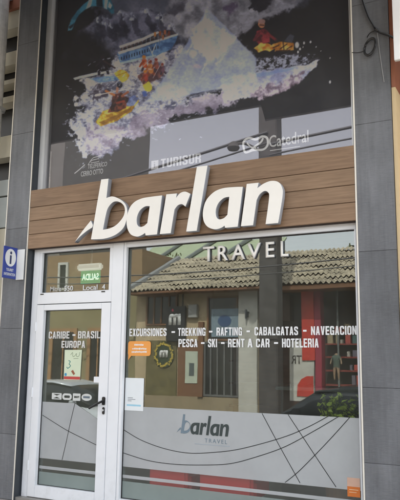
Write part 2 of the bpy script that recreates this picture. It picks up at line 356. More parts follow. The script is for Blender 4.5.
G_ = {'A': [[(0,0),(1.35,0),(1.6,1.8),(2.4,1.8),(2.65,0),(4,0),(2.8,8),(1.2,8)],[(1.75,3),(2.25,3),(2,5.6)]],
'B': [[(0,0),(3.2,0),(4,.8),(4,3.4),(3.4,4.1),(4,4.8),(4,7.2),(3.2,8),(0,8)],[(1.4,1.3),(2.6,1.3),(2.6,3.5),(1.4,3.5)],[(1.4,4.7),(2.6,4.7),(2.6,6.7),(1.4,6.7)]],
'C': [[(4,2.8),(2.6,2.8),(2.6,1.4),(1.4,1.4),(1.4,6.6),(2.6,6.6),(2.6,5.3),(4,5.3),(4,7.1),(3.1,8),(.9,8),(0,7.1),(0,.9),(.9,0),(3.1,0),(4,.9)]],
'E': [[(0,0),(3.6,0),(3.6,1.4),(1.4,1.4),(1.4,3.3),(3.3,3.3),(3.3,4.7),(1.4,4.7),(1.4,6.6),(3.6,6.6),(3.6,8),(0,8)]],
'F': [[(0,0),(1.4,0),(1.4,3.2),(3.2,3.2),(3.2,4.6),(1.4,4.6),(1.4,6.6),(3.6,6.6),(3.6,8),(0,8)]],
'G': [[(4,4.2),(2.1,4.2),(2.1,3),(2.6,3),(2.6,1.4),(1.4,1.4),(1.4,6.6),(2.6,6.6),(2.6,5.4),(4,5.4),(4,7.1),(3.1,8),(.9,8),(0,7.1),(0,.9),(.9,0),(4,0)]],
'H': [[(0,0),(1.4,0),(1.4,3.3),(2.6,3.3),(2.6,0),(4,0),(4,8),(2.6,8),(2.6,4.7),(1.4,4.7),(1.4,8),(0,8)]],
'I': [[(0,0),(1.4,0),(1.4,8),(0,8)]],
'K': [[(0,0),(1.4,0),(1.4,2.6),(1.8,3.3),(2.6,0),(4.1,0),(2.8,4.6),(4,8),(2.5,8),(1.4,4.9),(1.4,8),(0,8)]],
'L': [[(0,0),(3.5,0),(3.5,1.4),(1.4,1.4),(1.4,8),(0,8)]],
'N': [[(0,0),(1.3,0),(1.3,4.6),(2.7,0),(4,0),(4,8),(2.7,8),(2.7,3.4),(1.3,8),(0,8)]],
'O': [[(.9,0),(3.1,0),(4,.9),(4,7.1),(3.1,8),(.9,8),(0,7.1),(0,.9)],[(1.4,1.4),(2.6,1.4),(2.6,6.6),(1.4,6.6)]],
'P': [[(0,0),(1.4,0),(1.4,3),(3.1,3),(4,3.9),(4,7.1),(3.1,8),(0,8)],[(1.4,4.3),(2.6,4.3),(2.6,6.7),(1.4,6.7)]],
'R': [[(0,0),(1.4,0),(1.4,3.2),(2.2,3.2),(2.6,2.4),(2.6,0),(4,0),(4,2.8),(3.5,3.8),(4,4.6),(4,7.1),(3.1,8),(0,8)],[(1.4,4.5),(2.6,4.5),(2.6,6.7),(1.4,6.7)]],
'S': [[(0,2.6),(1.4,2.6),(1.4,1.4),(2.6,1.4),(2.6,2.9),(.4,4.4),(0,5.1),(0,7.1),(.9,8),(3.1,8),(4,7.1),(4,5.5),(2.6,5.5),(2.6,6.6),(1.4,6.6),(1.4,5.4),(3.6,3.9),(4,3.2),(4,.9),(3.1,0),(.9,0),(0,.9)]],
'T': [[(1.2,0),(2.6,0),(2.6,6.6),(3.8,6.6),(3.8,8),(0,8),(0,6.6),(1.2,6.6)]],
'U': [[(0,8),(0,.9),(.9,0),(3.1,0),(4,.9),(4,8),(2.6,8),(2.6,1.4),(1.4,1.4),(1.4,8)]],
'V': [[(1.3,0),(2.7,0),(4,8),(2.6,8),(2,2.6),(1.4,8),(0,8)]],
'X': [[(0,0),(1.45,0),(2,2.3),(2.55,0),(4,0),(2.75,4.1),(3.9,8),(2.5,8),(2,5.9),(1.5,8),(.1,8),(1.25,4.1)]]}
def block(name, body, x0, x1, z0, z1, y, m, parent):
    """condensed block capitals cut from vinyl, fitted into a box on the plane y"""
    loops = []; x = 0.
    for ch in body:
        g = G_[ch]; loops += [[(x+p, q) for p, q in lp] for lp in g]; x += max(p for p, q in g[0])+.75
    k = (x1-x0)/(x-.75); h = (z1-z0)/8
    me = curve_mesh([[(x0+p*k, z0+q*h) for p, q in lp] for lp in loops], .0003); n = len(me.vertices); co = np.empty(n*3); me.vertices.foreach_get('co', co); co = co.reshape(-1, 3)
    me.vertices.foreach_set('co', np.stack([co[:, 0], y-co[:, 2], co[:, 1]], 1).ravel()); me.update(); return mobj(name, me, m, parent)
def words(parent, items, y, z0, z1, m, bold=.05):
    for body, u0, u1 in items:
        v = 332 if z0 > 1.6 else 343
        a, b = at(u0, v, y).x, at(u1, v, y).x
        if body == '-': obj('lettering', bx(a, b, y, y+.0006, (z0+z1)/2-.008, (z0+z1)/2+.008), m, parent)
        else: block('lettering', body, a, b, z0, z1, y, m, parent)
words(dw, [('EXCURSIONES', 129.5, 166.5), ('-', 171.5, 175), ('TREKKING', 178, 205.5), ('-', 209, 212.5), ('RAFTING', 216.5, 242), ('-', 246.5, 250), ('CABALGATAS', 254.5, 298), ('-', 303, 306.5), ('NAVEGACION', 311, 356.6)], LY, 1.692, 1.768, M_vinyl)
words(dw, [('PESCA', 178.5, 197.5), ('-', 201, 204.5), ('SKI', 208, 217), ('-', 221, 224.5), ('RENT', 228, 244.5), ('A', 247.5, 252.5), ('CAR', 256, 269.5), ('-', 274, 278), ('HOTELERIA', 282, 318.5)], LY, 1.584, 1.662, M_vinyl)

# ---- letter outlines traced on the front of the raised sign: (u, v, corner)
c1 = True
GLYPHS = {
 'b': [[(101.3, 179.6, c1), (108.3, 178.8, c1), (106.2, 198.2, c1), (111.8, 196.6, 0), (117.6, 198.2, 0), (122.8, 201.6, 0), (126, 206, 0), (127.2, 213, 0), (126, 221, 0), (123, 228, 0), (117, 233.6, 0), (110, 237, 0), (102, 238.8, 0), (91.1, 239.2, c1)],
       [(102.7, 229.9, c1), (109.5, 228.6, 0), (115, 226, 0), (119.5, 222, 0), (123.4, 216.6, 0), (125, 211, 0), (124.4, 206.6, 0), (121.6, 203, 0), (117.2, 201.2, 0), (113, 202, 0), (109, 206, 0), (106.2, 212.4, 0)]],
 'a': [[(161.8, 195.6, c1), (156.8, 234.2, c1), (145.6, 235.2, c1), (145.2, 232.6, c1), (141.5, 235, 0), (136.8, 236.4, 0), (130.8, 234.2, 0), (127.3, 227.5, 0), (126.8, 218.8, 0), (129.3, 208.8, 0), (134.3, 202.3, 0), (141.8, 198.6, 0), (150.5, 197, 0)],
       [(149.9, 206, c1), (144.9, 206.3, 0), (139.6, 210.6, 0), (136.8, 217, 0), (136.7, 223.6, 0), (139.3, 226.9, 0), (143.6, 226.3, 0), (147.4, 223.1, c1)]],
 'r': [[(166.4, 194.5, c1), (176.6, 193.6, c1), (175.8, 198.3, c1), (180.1, 193.3, 0), (185.1, 191.8, 0), (190.1, 193.9, c1), (185.3, 206.3, c1), (182, 204, 0), (177.8, 205.1, 0), (174.3, 209.4, c1), (170.5, 233, c1), (159.9, 233.9, c1)]],
 'l': [[(197, 166.8, c1), (207.2, 165.8, c1), (196.5, 230.6, c1), (186.3, 231.4, c1)]],
 'a2': [[(242.5, 187, c1), (237.5, 226.5, c1), (225.2, 227.6, c1), (224.6, 225.4, c1), (220.5, 227.9, 0), (214.6, 229.1, 0), (207.7, 226.6, 0), (203.7, 220.5, 0), (203.1, 211, 0), (206.3, 200.4, 0), (213.8, 192.3, 0), (222.5, 188.5, 0), (232.5, 187.3, 0)],
        [(229.4, 196.6, c1), (223.8, 197.8, 0), (218.3, 202.9, 0), (215.6, 209.8, 0), (216, 216.4, 0), (218.8, 219.5, 0), (223.8, 218.3, 0), (227.5, 214.8, c1)]],
 'n': [[(246.8, 184.1, c1), (258.3, 182.9, c1), (257, 188.6, c1), (263.2, 184, 0), (270.9, 181.1, 0), (277.9, 182.1, 0), (281.7, 187.3, 0), (282.2, 196.3, 0), (277.9, 222.8, c1), (265.7, 223.9, c1), (269.2, 197.6, 0), (267.9, 192, 0), (264, 190.9, 0), (259.2, 194.6, 0), (256.3, 200.3, c1), (252.9, 225, c1), (241.1, 226, c1)]],
 'swoosh': [[(76.1, 240.4, c1), (82.6, 231, 0), (90.8, 220.8, c1), (92.6, 225, 0), (92, 227.4, c1), (86, 231.3, 0), (80, 236.4, 0)]],
}
LF = -.092          # front face of the raised letters
def glyph_loops(key):
    return [[(at(u, v, LF).x, at(u, v, LF).z) for u, v in outline(lp)] for lp in GLYPHS[key]]
LOOPS = {k: glyph_loops(k) for k in GLYPHS}
sign = thing('raised_sign', (1.9, 0, 2.95), 'large ivory raised letters reading barlan mounted on the wood fascia', 'shop sign')
def raised(name, loops, yf, depth, parent, bevel=.0025):
    me = curve_mesh(loops, depth/2-bevel, bevel); n = len(me.vertices); co = np.empty(n*3); me.vertices.foreach_get('co', co); co = co.reshape(-1, 3)
    me.vertices.foreach_set('co', np.stack([co[:, 0], yf+depth/2-co[:, 2], co[:, 1]], 1).ravel()); me.update()
    o = mobj(name, me, [M_letter, M_letside], parent)
    mi = [0 if p.normal.y < -.5 else 1 for p in me.polygons]; me.polygons.foreach_set('material_index', mi)
    return o
for k in ('b', 'a', 'r', 'l', 'a2', 'n', 'swoosh'):
    o = raised('swoosh' if k == 'swoosh' else 'letter', LOOPS[k], LF, .062, sign)
    xs = [p[0] for p in LOOPS[k][0]]; zs = [p[1] for p in LOOPS[k][0]]; bm = B()
    for fx_, fz_ in (((.25, .12), (.2, .55)) if k in 'blnr' else ((.5, .1), (.8, .85)) if k != 'swoosh' else ((.6, .55),)):
        q = (min(xs)+(max(xs)-min(xs))*fx_, min(zs)+(max(zs)-min(zs))*fz_); tube(bm, [(q[0], -.031, q[1]), (q[0], .002, q[1])], .008, 8)
    obj('standoff', bm, M_alu, o)
tr = thing('raised_sign', (2.57, .1, 2.47), 'small ivory raised capitals reading TRAVEL on the window glass below the fascia', 'shop sign')
for ch, u0, v0, u1, v1 in (('T', 202.3, 246.4, 213.2, 261), ('R', 217, 246, 227, 260.4), ('A', 230.6, 244.4, 244.2, 259), ('V', 246.6, 243.4, 260, 257.6), ('E', 265, 241.8, 273.6, 256.6), ('L', 280, 240.4, 287.8, 255.8)):
    a, b = at(u0, v0, .1).x, at(u1, v1, .1).x
    mobj('letter', text_mesh(ch, a, b, 2.402, 2.547, .114, depth=.0245, bold=.012), [M_letter, M_letside], tr)
    o = tr.children[-1]; o.data.polygons.foreach_set('material_index', [0 if p.normal.y < -.5 else 1 for p in o.data.polygons]); obj('mounting_pad', bx((a+b)/2-.006 if ch not in 'EL' else a+.004, (a+b)/2+.006 if ch not in 'EL' else a+.016, .1388, GL-.0003, 2.44, 2.452), M_alu, o)
# flat logo decal on the frosted film
lx0, lx1, lz0, lz1 = 1.862, 2.412, .776, .955
allx = [p[0] for k in LOOPS for p in LOOPS[k][0]]; allz = [p[1] for k in LOOPS for p in LOOPS[k][0]]
X0, X1, Z0, Z1 = min(allx), max(allx), min(allz), max(allz)
M_logo = mat('logo_charcoal', (.035, .05, .05), .5); M_logob = mat('logo_slate_blue', (.16, .22, .27), .5)
for k in LOOPS:
    lp = [[(lx0+(x-X0)/(X1-X0)*(lx1-lx0), lz0+(z-Z0)/(Z1-Z0)*(lz1-lz0)) for x, z in q] for q in LOOPS[k]]
    me = curve_mesh(lp, .0003); n = len(me.vertices); co = np.empty(n*3); me.vertices.foreach_get('co', co); co = co.reshape(-1, 3)
    me.vertices.foreach_set('co', np.stack([co[:, 0], LY-co[:, 2], co[:, 1]], 1).ravel()); me.update(); mobj('logo_letter', me, M_logob if k in ('b', 'swoosh') else M_logo, dw)
text('logo_letter', 'TRAVEL', 2.165, 2.395, .712, .748, LY, M_logob, dw, space=1.3)
obj('logo_letter', bx(2.06, 2.42, LY, LY+.0005, .690, .696), mat('logo_pale', (.35, .40, .45), .5), dw)

# ---- door with transom light
dr = bx(.0225, .10, .09, .16, .03, 2.72, .003)
box(dr, 1.090, 1.2225, .088, .16, .03, 2.72, .003); box(dr, .1005, 1.0895, .09, .16, 2.613, 2.72, .003); box(dr, .1005, 1.0895, .09, .16, 2.045, 2.168, .003)
box(dr, .1005, .134, .095, .155, 2.1685, 2.6125, .003); box(dr, 1.046, 1.0895, .095, .155, 2.1685, 2.6125, .003)
dr = obj('door', dr, M_white, shop); dr['label'] = 'white aluminium glass door with transom window'
obj('transom_pane', bx(.1345, 1.0455, GL, GL+.006, 2.1685, 2.6125), M_glass, dr)
lf = bx(.104, .203, .086, .156, .036, 2.036, .003); box(lf, .972, 1.086, .086, .156, .036, 2.036, .003)
box(lf, .2035, .9715, .087, .156, 1.975, 2.036, .003); box(lf, .2035, .9715, .087, .156, .036, .1555, .003)
obj('door_leaf', lf, M_white, dr)
obj('door_pane', bx(.2035, .9715, GL, GL+.006, .156, 1.9745), M_glass, dr)
obj('threshold', bx(.0, W, .03, .17, 0, .0295, .003), M_alu, shop)
dfx = .206, .969
obj('frosted_film', film_sheet([[(dfx[0], .424), (dfx[1], .424), (dfx[1], .842), (.641, 1.003), (dfx[0], 1.003)], [(dfx[0], .318), (dfx[1], .318), (dfx[1], .348), (dfx[0], .348)]]), M_film, dr)
obj('lower_film', film_sheet([[(dfx[0], .159), (dfx[1], .159), (dfx[1], .288), (dfx[0], .288)]]), M_film2, dr)
for pts in ([(42.4, 415), (55, 423), (66.4, 430), (80, 437), (98.5, 446)], [(75, 402.7), (70.5, 422), (66, 443), (62, 460)]):
    obj('line_art', ribbon(B(), catmull(P2(pts), 5), .006, LY), M_line, dr)
for body, a, b, z0, z1 in (('CARIBE', 48.8, 69.5, 1.672, 1.748), ('BRASIL', 78, 100.2, 1.672, 1.748), ('EUROPA', 62, 85.5, 1.574, 1.648)):
    block('lettering', body, at(a, 335, LY).x, at(b, 335, LY).x, z0, z1, LY, M_greyvinyl, dr)
obj('lettering', bx(at(72.5, 335, LY).x, at(75.5, 335, LY).x, LY, LY+.0006, 1.700, 1.718), M_greyvinyl, dr)
text('lettering', 'Mitre', .235, .385, 2.182, 2.238, LY, M_greyvinyl, dr, bold=.012)
text('lettering', '550', at(64.2, 288, LY).x, at(73, 288, LY).x, 2.182, 2.238, LY, M_vinyl, dr, bold=.015)
text('lettering', 'Local', at(83, 287, LY).x, at(97.5, 287, LY).x, 2.18, 2.236, LY, M_vinyl, dr, bold=.015)
text('lettering', '4', at(102, 287, LY).x, at(105.2, 287, LY).x, 2.18, 2.236, LY, M_vinyl, dr, bold=.015)
gasket(.1345, 1.0455, 2.1685, 2.6125, dr); gasket(.2035, .9715, .156, 1.9745, dr, .004)
# lever handle, lock cylinder, stop block, drain caps
hd = B(); box(hd, 1.026, 1.066, .074, .0855, 1.005, 1.086, .006); tube(hd, [(1.046, .08, 1.04), (1.046, .045, 1.04)], .011)
tube(hd, [(1.05, .043, 1.042), (1.0, .04, 1.02), (.95, .04, .995), (.898, .042, .968)], [.012, .012, .0115, .010]); obj('door_handle', hd, M_black, dr)
lk = B(); box(lk, 1.033, 1.062, .077, .0855, .915, .985, .006); obj('lock', lk, M_black, dr)
obj('lock_cylinder', tube(B(), [(1.047, .0765, .955), (1.047, .066, .955)], .010), M_alu, dr)
obj('door_stop', bx(.898, .9715, .098, .136, 1.222, 1.282, .004), M_white, dr)
for x in (.165, .985): obj('drain_cap', bx(x-.024, x+.024, .085, .0895, 2.146, 2.158, .002), M_black, dr)
for z in (.35, 1.1, 1.8): obj('hinge', tube(B(), [(.102, .084, z-.05), (.102, .084, z+.05)], .009), M_white, dr)
obj('gasket', bx(.1005, .1038, .11, .15, .036, 2.036), M_black, dr)

# ---- upper window and poster behind it
uw = bx(.0105, .082, .09, .16, 3.32, 6.2, .003); box(uw, 3.62, W-.0105, .09, .16, 3.32, 6.2, .003); box(uw, .0825, 3.6195, .1365, .16, 3.20, 3.345, .003); box(uw, .0825, 3.6195, .09, .16, 6.1, 6.2, .003)
uw = obj('upper_window', uw, M_alu, shop)
obj('pane', bx(.0825, 3.6195, GL, GL+.006, 3.3455, 6.0995), M_glassup, uw)

rng = np.random.default_rng(5)
def vnoise(x, y, seed):
    g = np.random.default_rng(seed).random((64, 64)); xi = np.floor(x).astype(int); yi = np.floor(y).astype(int); fx_ = x-xi; fy_ = y-yi
    fx_ = fx_*fx_*(3-2*fx_); fy_ = fy_*fy_*(3-2*fy_); q = lambda a, b: g[a % 64, b % 64]
    return (q(xi, yi)*(1-fx_)+q(xi+1, yi)*fx_)*(1-fy_)+(q(xi, yi+1)*(1-fx_)+q(xi+1, yi+1)*fx_)*fy_
def fbm(x, y, s, seed, octv=5):
    v = 0; a = .5; t = 0
    for i in range(octv): v = v+a*vnoise(x/s*2**i+i*7.3, y/s*2**i+i*3.1, seed+i); t += a; a *= .55
    return v/t
def build_poster():
    px0, px1, pz0, pz1, py = .083, 3.63, 3.34, 6.05, .195
    st = .0062; nx = int((px1-px0)/st)+1; nz = int((pz1-pz0)/st)+1
    xs = np.linspace(px0, px1, nx); zs = np.linspace(pz0, pz1, nz); X, Z = np.meshgrid(xs, zs)
    d0, d1, d2 = X-CAM[0], py-CAM[1], Z-CAM[2]
    zc = d0*fx[0]+d1*fx[1]+d2*fx[2]; U = 200+FPX*(d0*r2[0]+d1*r2[1]+d2*r2[2])/zc; V = 250-FPX*(d0*u2[0]+d1*u2[1]+d2*u2[2])/zc
    C = np.empty(U.shape+(3,))
    f1 = fbm(U, V, 28, 1); f2 = fbm(U, V, 9, 20); f3 = fbm(U, V, 4, 40); f4 = fbm(U+9, V*1.3, 16, 60)
    f5 = fbm(U+3, V*1.6, 1.9, 80, 3)
    C[:] = (26, 27, 31); C += (f1[..., None]-.5)*8
    def soft(m, w): return np.clip(m/w+.5, 0, 1)
    def poly(pts, w=1.2, jit=0.):
        """soft mask of a polygon in picture pixels (negative distance outside), its rim broken up by noise"""
        x = U+(f3-.5)*jit+(f2-.5)*jit; y = V+(f2-.5)*jit-(f3-.5)*jit; ins = np.zeros(U.shape, bool); dist = np.full(U.shape, 1e9); n = len(pts)
        for i in range(n):
            (ax, ay), (bx_, by) = pts[i], pts[(i+1) % n]
            c = ((ay > y) != (by > y)) & (x < (bx_-ax)*(y-ay)/((by-ay) or 1e-9)+ax); ins ^= c
            t = np.clip(((x-ax)*(bx_-ax)+(y-ay)*(by-ay))/((bx_-ax)**2+(by-ay)**2+1e-9), 0, 1); dist = np.minimum(dist, np.hypot(x-ax-t*(bx_-ax), y-ay-t*(by-ay)))
        return soft(np.where(ins, dist, -dist), w)
    def blob(cx, cy, rx, ry, w=.4, jit=0.):
        q = np.hypot((U-cx+(f3-.5)*jit)/rx, (V-cy+(f2-.5)*jit)/ry); return np.clip((1-q)/w+.3, 0, 1)
    def put(m, col, a=1.):
        nonlocal C
        C = C+((np.asarray(col, float) if not isinstance(col, np.ndarray) else col)-C)*(m*a)[..., None]
    def tone(c0, c1, f, k=1.8):
        t = np.clip((f-.5)*k+.5, 0, 1)[..., None]; return np.asarray(c0)*(1-t)+np.asarray(c1)*t
    # cloudy sky and the mountain range
    put(poly([(93, 0), (118, -12), (170, -30), (300, -40), (300, 4), (215, 14), (170, 30), (112, 24)], 14, 14), tone((84, 88, 102), (150, 148, 162), f1), .95)
    put(poly([(60, 60), (78, 32), (92, 24), (100, 14), (110, 20), (121, 11), (133, 13), (147, 8), (153, 12), (164, 13), (176, 26), (190, 30), (180, 56), (118, 62)], 2.5, 5), tone((44, 48, 62), (120, 120, 138), f2, 2.8), .95)
    for p in ([(96, 18), (101, 13), (108, 21), (103, 26)], [(117, 14), (122, 10), (131, 16), (124, 20)], [(142, 12), (148, 7), (156, 14), (149, 17)], [(158, 14), (164, 12), (172, 24), (163, 20)]):
        put(poly(p, 2, 6)*np.clip((f3-.42)*5, 0, 1), (168, 170, 182), .8)
    put(poly([(50, 70), (60, 36), (82, 30), (112, 50), (118, 64), (92, 70)], 12, 6), (22, 23, 26), .85)
    # big pale swirl, upper middle and right
    put(poly([(160, 18), (185, -20), (230, -40), (300, -30), (296, 3), (278, 8), (262, 18), (246, 27), (238, 40), (256, 60), (262, 80), (215, 70), (190, 40), (178, 36)], 6, 12), tone((96, 96, 102), (172, 170, 178), f2, 2.2), .95)
    put(poly([(250, -4), (258, -16), (276, -14), (268, 4), (258, 13), (250, 10)], 2.5, 9), (26, 26, 34), .9)
    put(poly([(220, 8), (232, 2), (238, 8), (228, 15)], 3, 8), (74, 60, 84), .8)
    put(poly([(166, 10), (184, 0), (188, 5), (174, 18)], 3, 8), (60, 58, 70), .7)
    put(poly([(238, 24), (262, 14), (292, 2), (298, 6), (276, 14), (258, 22), (246, 34)], 3, 8), (150, 148, 156), .8)
    # spray and snow: the long white mass from the raft across the foot of the mountain
    snow = tone((84, 84, 102), (222, 222, 230), f2*.45+f3*.35+f5*.2, 3.8)
    put(poly([(80, 92), (96, 72), (118, 62), (134, 54), (150, 50), (186, 44), (196, 62), (182, 92), (190, 100), (230, 92), (226, 104), (196, 112), (168, 120), (140, 130), (132, 142), (122, 140), (108, 150), (88, 160), (80, 152), (78, 138), (66, 122), (66, 118), (80, 116), (78, 102)], 4, 20), snow, .97)
    put(poly([(70, 120), (82, 108), (98, 100), (104, 122), (92, 150), (82, 158), (76, 140)], 5, 20)*np.clip((f3-.38)*4, 0, 1), (196, 196, 204), .7)
    put(poly([(130, 118), (180, 104), (215, 96), (260, 82), (318, 62), (316, 68), (296, 82), (262, 97), (240, 102), (200, 112), (160, 122), (132, 140)], 3, 12), tone((122, 110, 122), (176, 164, 172), f4, 2.6), .9)
    put(poly([(86, 122), (108, 128), (130, 126), (140, 130), (118, 142), (92, 156), (84, 150)], 4, 14), tone((140, 122, 134), (206, 198, 206), f3, 2.2), .7)
    # ridges and snow on the range
    for k, (x, y) in enumerate(((100, 15), (109, 19), (121, 11), (133, 13), (147, 8), (160, 12), (172, 22))):
        put(poly([(x, y), (x+3, y+7), (x+9, y+20), (x+4, y+24), (x-1, y+14)], 1.5, 5), (26, 28, 40), .55)
        put(poly([(x-.5, y-1), (x+2.5, y+4), (x+4, y+9), (x, y+7), (x-4, y+8), (x-3, y+3)], 1.2, 4)*np.clip((f3-.36)*5, 0, 1), (188, 190, 204), .85)
    def seg(x0, y0, x1, y1, wd, col, a=.95):
        t = np.clip(((U-x0)*(x1-x0)+(V-y0)*(y1-y0))/((x1-x0)**2+(y1-y0)**2+1e-9), 0, 1); put(soft(wd/2-np.hypot(U-x0-t*(x1-x0), V-y0-t*(y1-y0)), .7), col, a)
    def figure(x, y, k, jacket, legs, skin=(150, 104, 84), helmet=(40, 40, 50), lean=0., arm=(4, -2)):
        """small leaning person: legs, torso, arms, head with helmet, k pixels per unit"""
        seg(x-1*k, y+3*k, x-2.2*k, y+6.5*k, 1.9*k, legs); seg(x+.8*k, y+3*k, x+2.6*k, y+5.6*k, 1.9*k, legs)
        seg(x, y+3*k, x+lean*k, y-1*k, 3.6*k, jacket); seg(x+lean*k, y-.6*k, x+(lean+arm[0])*k, y+arm[1]*k+1.6*k, 1.4*k, tuple(c*.8 for c in jacket)); seg(x+lean*k-1*k, y-.4*k, x+(lean-3)*k, y+2.2*k, 1.4*k, tuple(c*.75 for c in jacket))
        seg(x+lean*1.3*k, y-3.4*k, x+lean*1.3*k, y-3.0*k, 2.5*k, skin); seg(x+lean*1.3*k-.3*k, y-4.2*k, x+lean*1.3*k+.3*k, y-4.1*k, 2.4*k, helmet)
    # ferry: blue hull, white decks, cabin roof, mast and rail
    put(poly([(117, 54), (178, 34), (176, 41), (171, 49), (156, 56), (121, 64)], .9, 1), tone((52, 84, 124), (104, 140, 178), f3, 2.4), .97)
    put(poly([(121, 47), (142, 39), (158, 32), (172, 30), (176, 35), (150, 45), (121, 54)], .9, 1), tone((40, 44, 56), (112, 84, 74), f3, 3.2), .95)
    put(poly([(119, 46.2), (142, 38), (158, 31.3), (159.5, 33), (143, 40.5), (120, 48.2)], .7, .6), (214, 220, 228), .95)
    put(poly([(118, 52), (178, 33.2), (178, 35.2), (119, 54.6)], .7, .6), (192, 206, 222), .9); put(poly([(121, 62), (156, 54.4), (156, 56), (121, 64.4)], .7, .6), (170, 186, 206), .8)
    for i in range(15): seg(121.5+i*2.6, 57.4-i*.82, 121.5+i*2.6, 59.8-i*.82, 1.1, (22, 30, 46), .9)
    for i in range(12): seg(123+i*3.9, 46.4-i*1.35, 123+i*3.9, 50.6-i*1.35, .6, (170, 180, 190), .7)
    for i in range(7): seg(124+i*4.6, 49-i*1.5, 126.2+i*4.6, 48.3-i*1.5, 1.8, (30, 34, 42), .8)
    seg(159.6, -6, 159.6, 44, .7, (92, 92, 100), .7); seg(152, 53, 156, 44, .9, (206, 212, 218), .8); seg(149, 47, 153, 55, .8, (206, 212, 218), .8)
    for x, y, c in ((155, 33, (190, 120, 60)), (160, 32, (150, 80, 44)), (165, 31, (176, 100, 60)), (169, 32, (120, 60, 44)), (163, 36, (160, 96, 56))): seg(x, y, x, y+2.6, 2.2, c)
    # raft crew in orange and red, paddles, yellow bow
    put(poly([(138, 78), (146, 86), (156, 82), (164, 72), (160, 66), (150, 70), (142, 72)], 1.2, 4), tone((60, 34, 40), (120, 72, 64), f3, 3), .9)
    for a_ in ((145, 62, 1.25, (186, 78, 36), (60, 40, 48)), (151, 67, 1.35, (214, 124, 66), (120, 60, 40)), (146, 76, 1.1, (160, 62, 46), (70, 40, 40)), (157, 64, 1.1, (140, 74, 60), (60, 50, 60)), (163, 68, .95, (104, 70, 84), (50, 44, 60))): figure(*a_, helmet=(206, 120, 40) if a_[0] < 150 else (120, 44, 34), lean=-.6, arm=(-3.6, 2))
    seg(139, 70, 150, 60, .7, (196, 186, 170), .8); seg(153, 78, 163, 60, .7, (170, 160, 160), .7)
    put(poly([(143, 85), (149, 82), (152, 86), (150, 91), (145, 91)], .9, 2), (222, 184, 58), .95); put(poly([(142, 92), (146, 91), (147, 96), (143, 97)], .9, 2), (60, 84, 150), .9)
    # wakeboarder with a yellow bib
    put(poly([(73, 78), (92, 73), (111, 70), (112, 71.6), (94, 75.6), (75, 80)], .8, .6), (186, 192, 204), .95); put(poly([(90, 79), (104, 76), (121, 75.5), (119, 80), (100, 83)], 1., 2), tone((64, 98, 142), (128, 160, 196), f3, 2.4), .92)
    seg(99, 74, 100, 66, 2.6, (22, 20, 28)); seg(108, 73, 106, 66, 2.6, (22, 20, 28)); seg(100, 66, 103, 60, 4, (26, 24, 34)); seg(106, 67, 104, 62, 3.4, (30, 26, 36)); seg(104, 61, 115, 68, 1.5, (58, 42, 44)); seg(102, 60, 96, 66, 1.4, (40, 34, 40)); seg(101.5, 56.6, 102, 57, 2.8, (40, 32, 36))
    put(poly([(114, 72), (124, 69), (129, 75), (128, 80), (122, 82), (118, 78)], 1., 3), tone((168, 128, 28), (234, 198, 66), f3, 3), .95); seg(116, 76, 127, 72, .8, (120, 84, 30), .7)
    # kayaker in a yellow kayak with a paddle
    put(poly([(90, 92), (102, 84), (110, 88), (106, 98), (96, 102)], 1.6, 10)*np.clip((f3-.3)*4, 0, 1), (38, 30, 42), .8)
    put(poly([(95, 122), (103, 111), (116, 106), (131, 101), (137, 96), (139, 101), (131, 112), (117, 121), (101, 126.5)], .9, 1.5), tone((150, 106, 22), (232, 194, 70), f3, 3), .98)
    put(poly([(99, 122), (112, 117), (128, 109), (133, 104), (130, 111), (116, 119), (103, 125)], .9, 2), (116, 76, 22), .75); put(poly([(104, 113), (118, 108), (128, 104), (122, 109), (108, 114)], .9, 1), (246, 222, 120), .6)
    put(poly([(124, 100), (134, 95), (139, 99), (134, 106), (126, 106)], 1., 3), tone((60, 74, 124), (120, 136, 180), f3, 3), .9)
    put(poly([(108, 112), (112, 101), (114, 93), (121, 92), (128, 98), (126, 108), (117, 112)], .9, 3), tone((34, 18, 22), (116, 56, 40), f3, 3.4), .97)
    seg(114, 95, 106, 91, 2.4, (178, 108, 60)); seg(122, 96, 128, 92, 2.2, (150, 84, 54)); seg(97, 95, 134, 88, 1.0, (200, 196, 190), .85); seg(96, 95.4, 100, 94.4, 2.4, (220, 214, 204), .85); seg(117, 92, 117.5, 88, 2.6, (170, 120, 96)); seg(119.5, 84, 119.8, 85.5, 5.2, (28, 30, 42)); seg(118, 82.6, 121, 83, 1.4, (96, 104, 124), .8); seg(117, 103, 124, 101, 2.2, (150, 60, 40), .8)
    # drops and streaks thrown out of the spray
    q_ = np.random.default_rng(9)
    for k in range(230):
        cx, cy = ((82, 118), (104, 98), (140, 122), (168, 112), (118, 70), (92, 146))[k % 6]; x, y = cx+q_.normal(0, 13), cy+q_.normal(0, 11); d_ = q_.uniform(.4, 3.2); a_ = q_.uniform(-.9, .6); g = q_.uniform(150, 236)
        m_ = (np.abs(U-x) < 6) & (np.abs(V-y) < 6)
        if m_.any() and not (x < 62 or 95 < x < 138 and 96 < y < 126): seg(x, y, x+d_*math.cos(a_), y+d_*math.sin(a_), q_.uniform(.35, .9), (g, g, g+8), .7)
    # kite
    kite = [(68, 31), (69, 25), (72, 18), (77, 11), (84, 4), (91, -2), (97, -6), (104, -6), (110, -1), (114, 7), (114.5, 13), (112, 13.8), (108, 10), (103, 7), (97, 6), (91, 6.5), (85, 10), (79, 15), (75, 22), (72, 30)]
    km = poly(kite, 1.2, 1.); put(km, tone((30, 84, 104), (74, 150, 172), f4, 3), .95)
    for p, c in (([(66, 34), (67, 26), (76, 24), (74, 32)], (96, 146, 160)), ([(68, 27), (76, 22), (77, 24), (70, 29)], (24, 34, 44)), ([(90, -6), (94, -6), (90, 9), (86, 10)], (196, 210, 216)), ([(95, -8), (102, -8), (103, 9), (97, 9)], (20, 28, 36)), ([(105, -6), (108, -4), (107, 10), (104, 9)], (190, 206, 214)), ([(109, 2), (112, 5), (111, 9), (108, 7)], (214, 224, 228))): put(km*poly(p, 1.2, 1), c, .9)
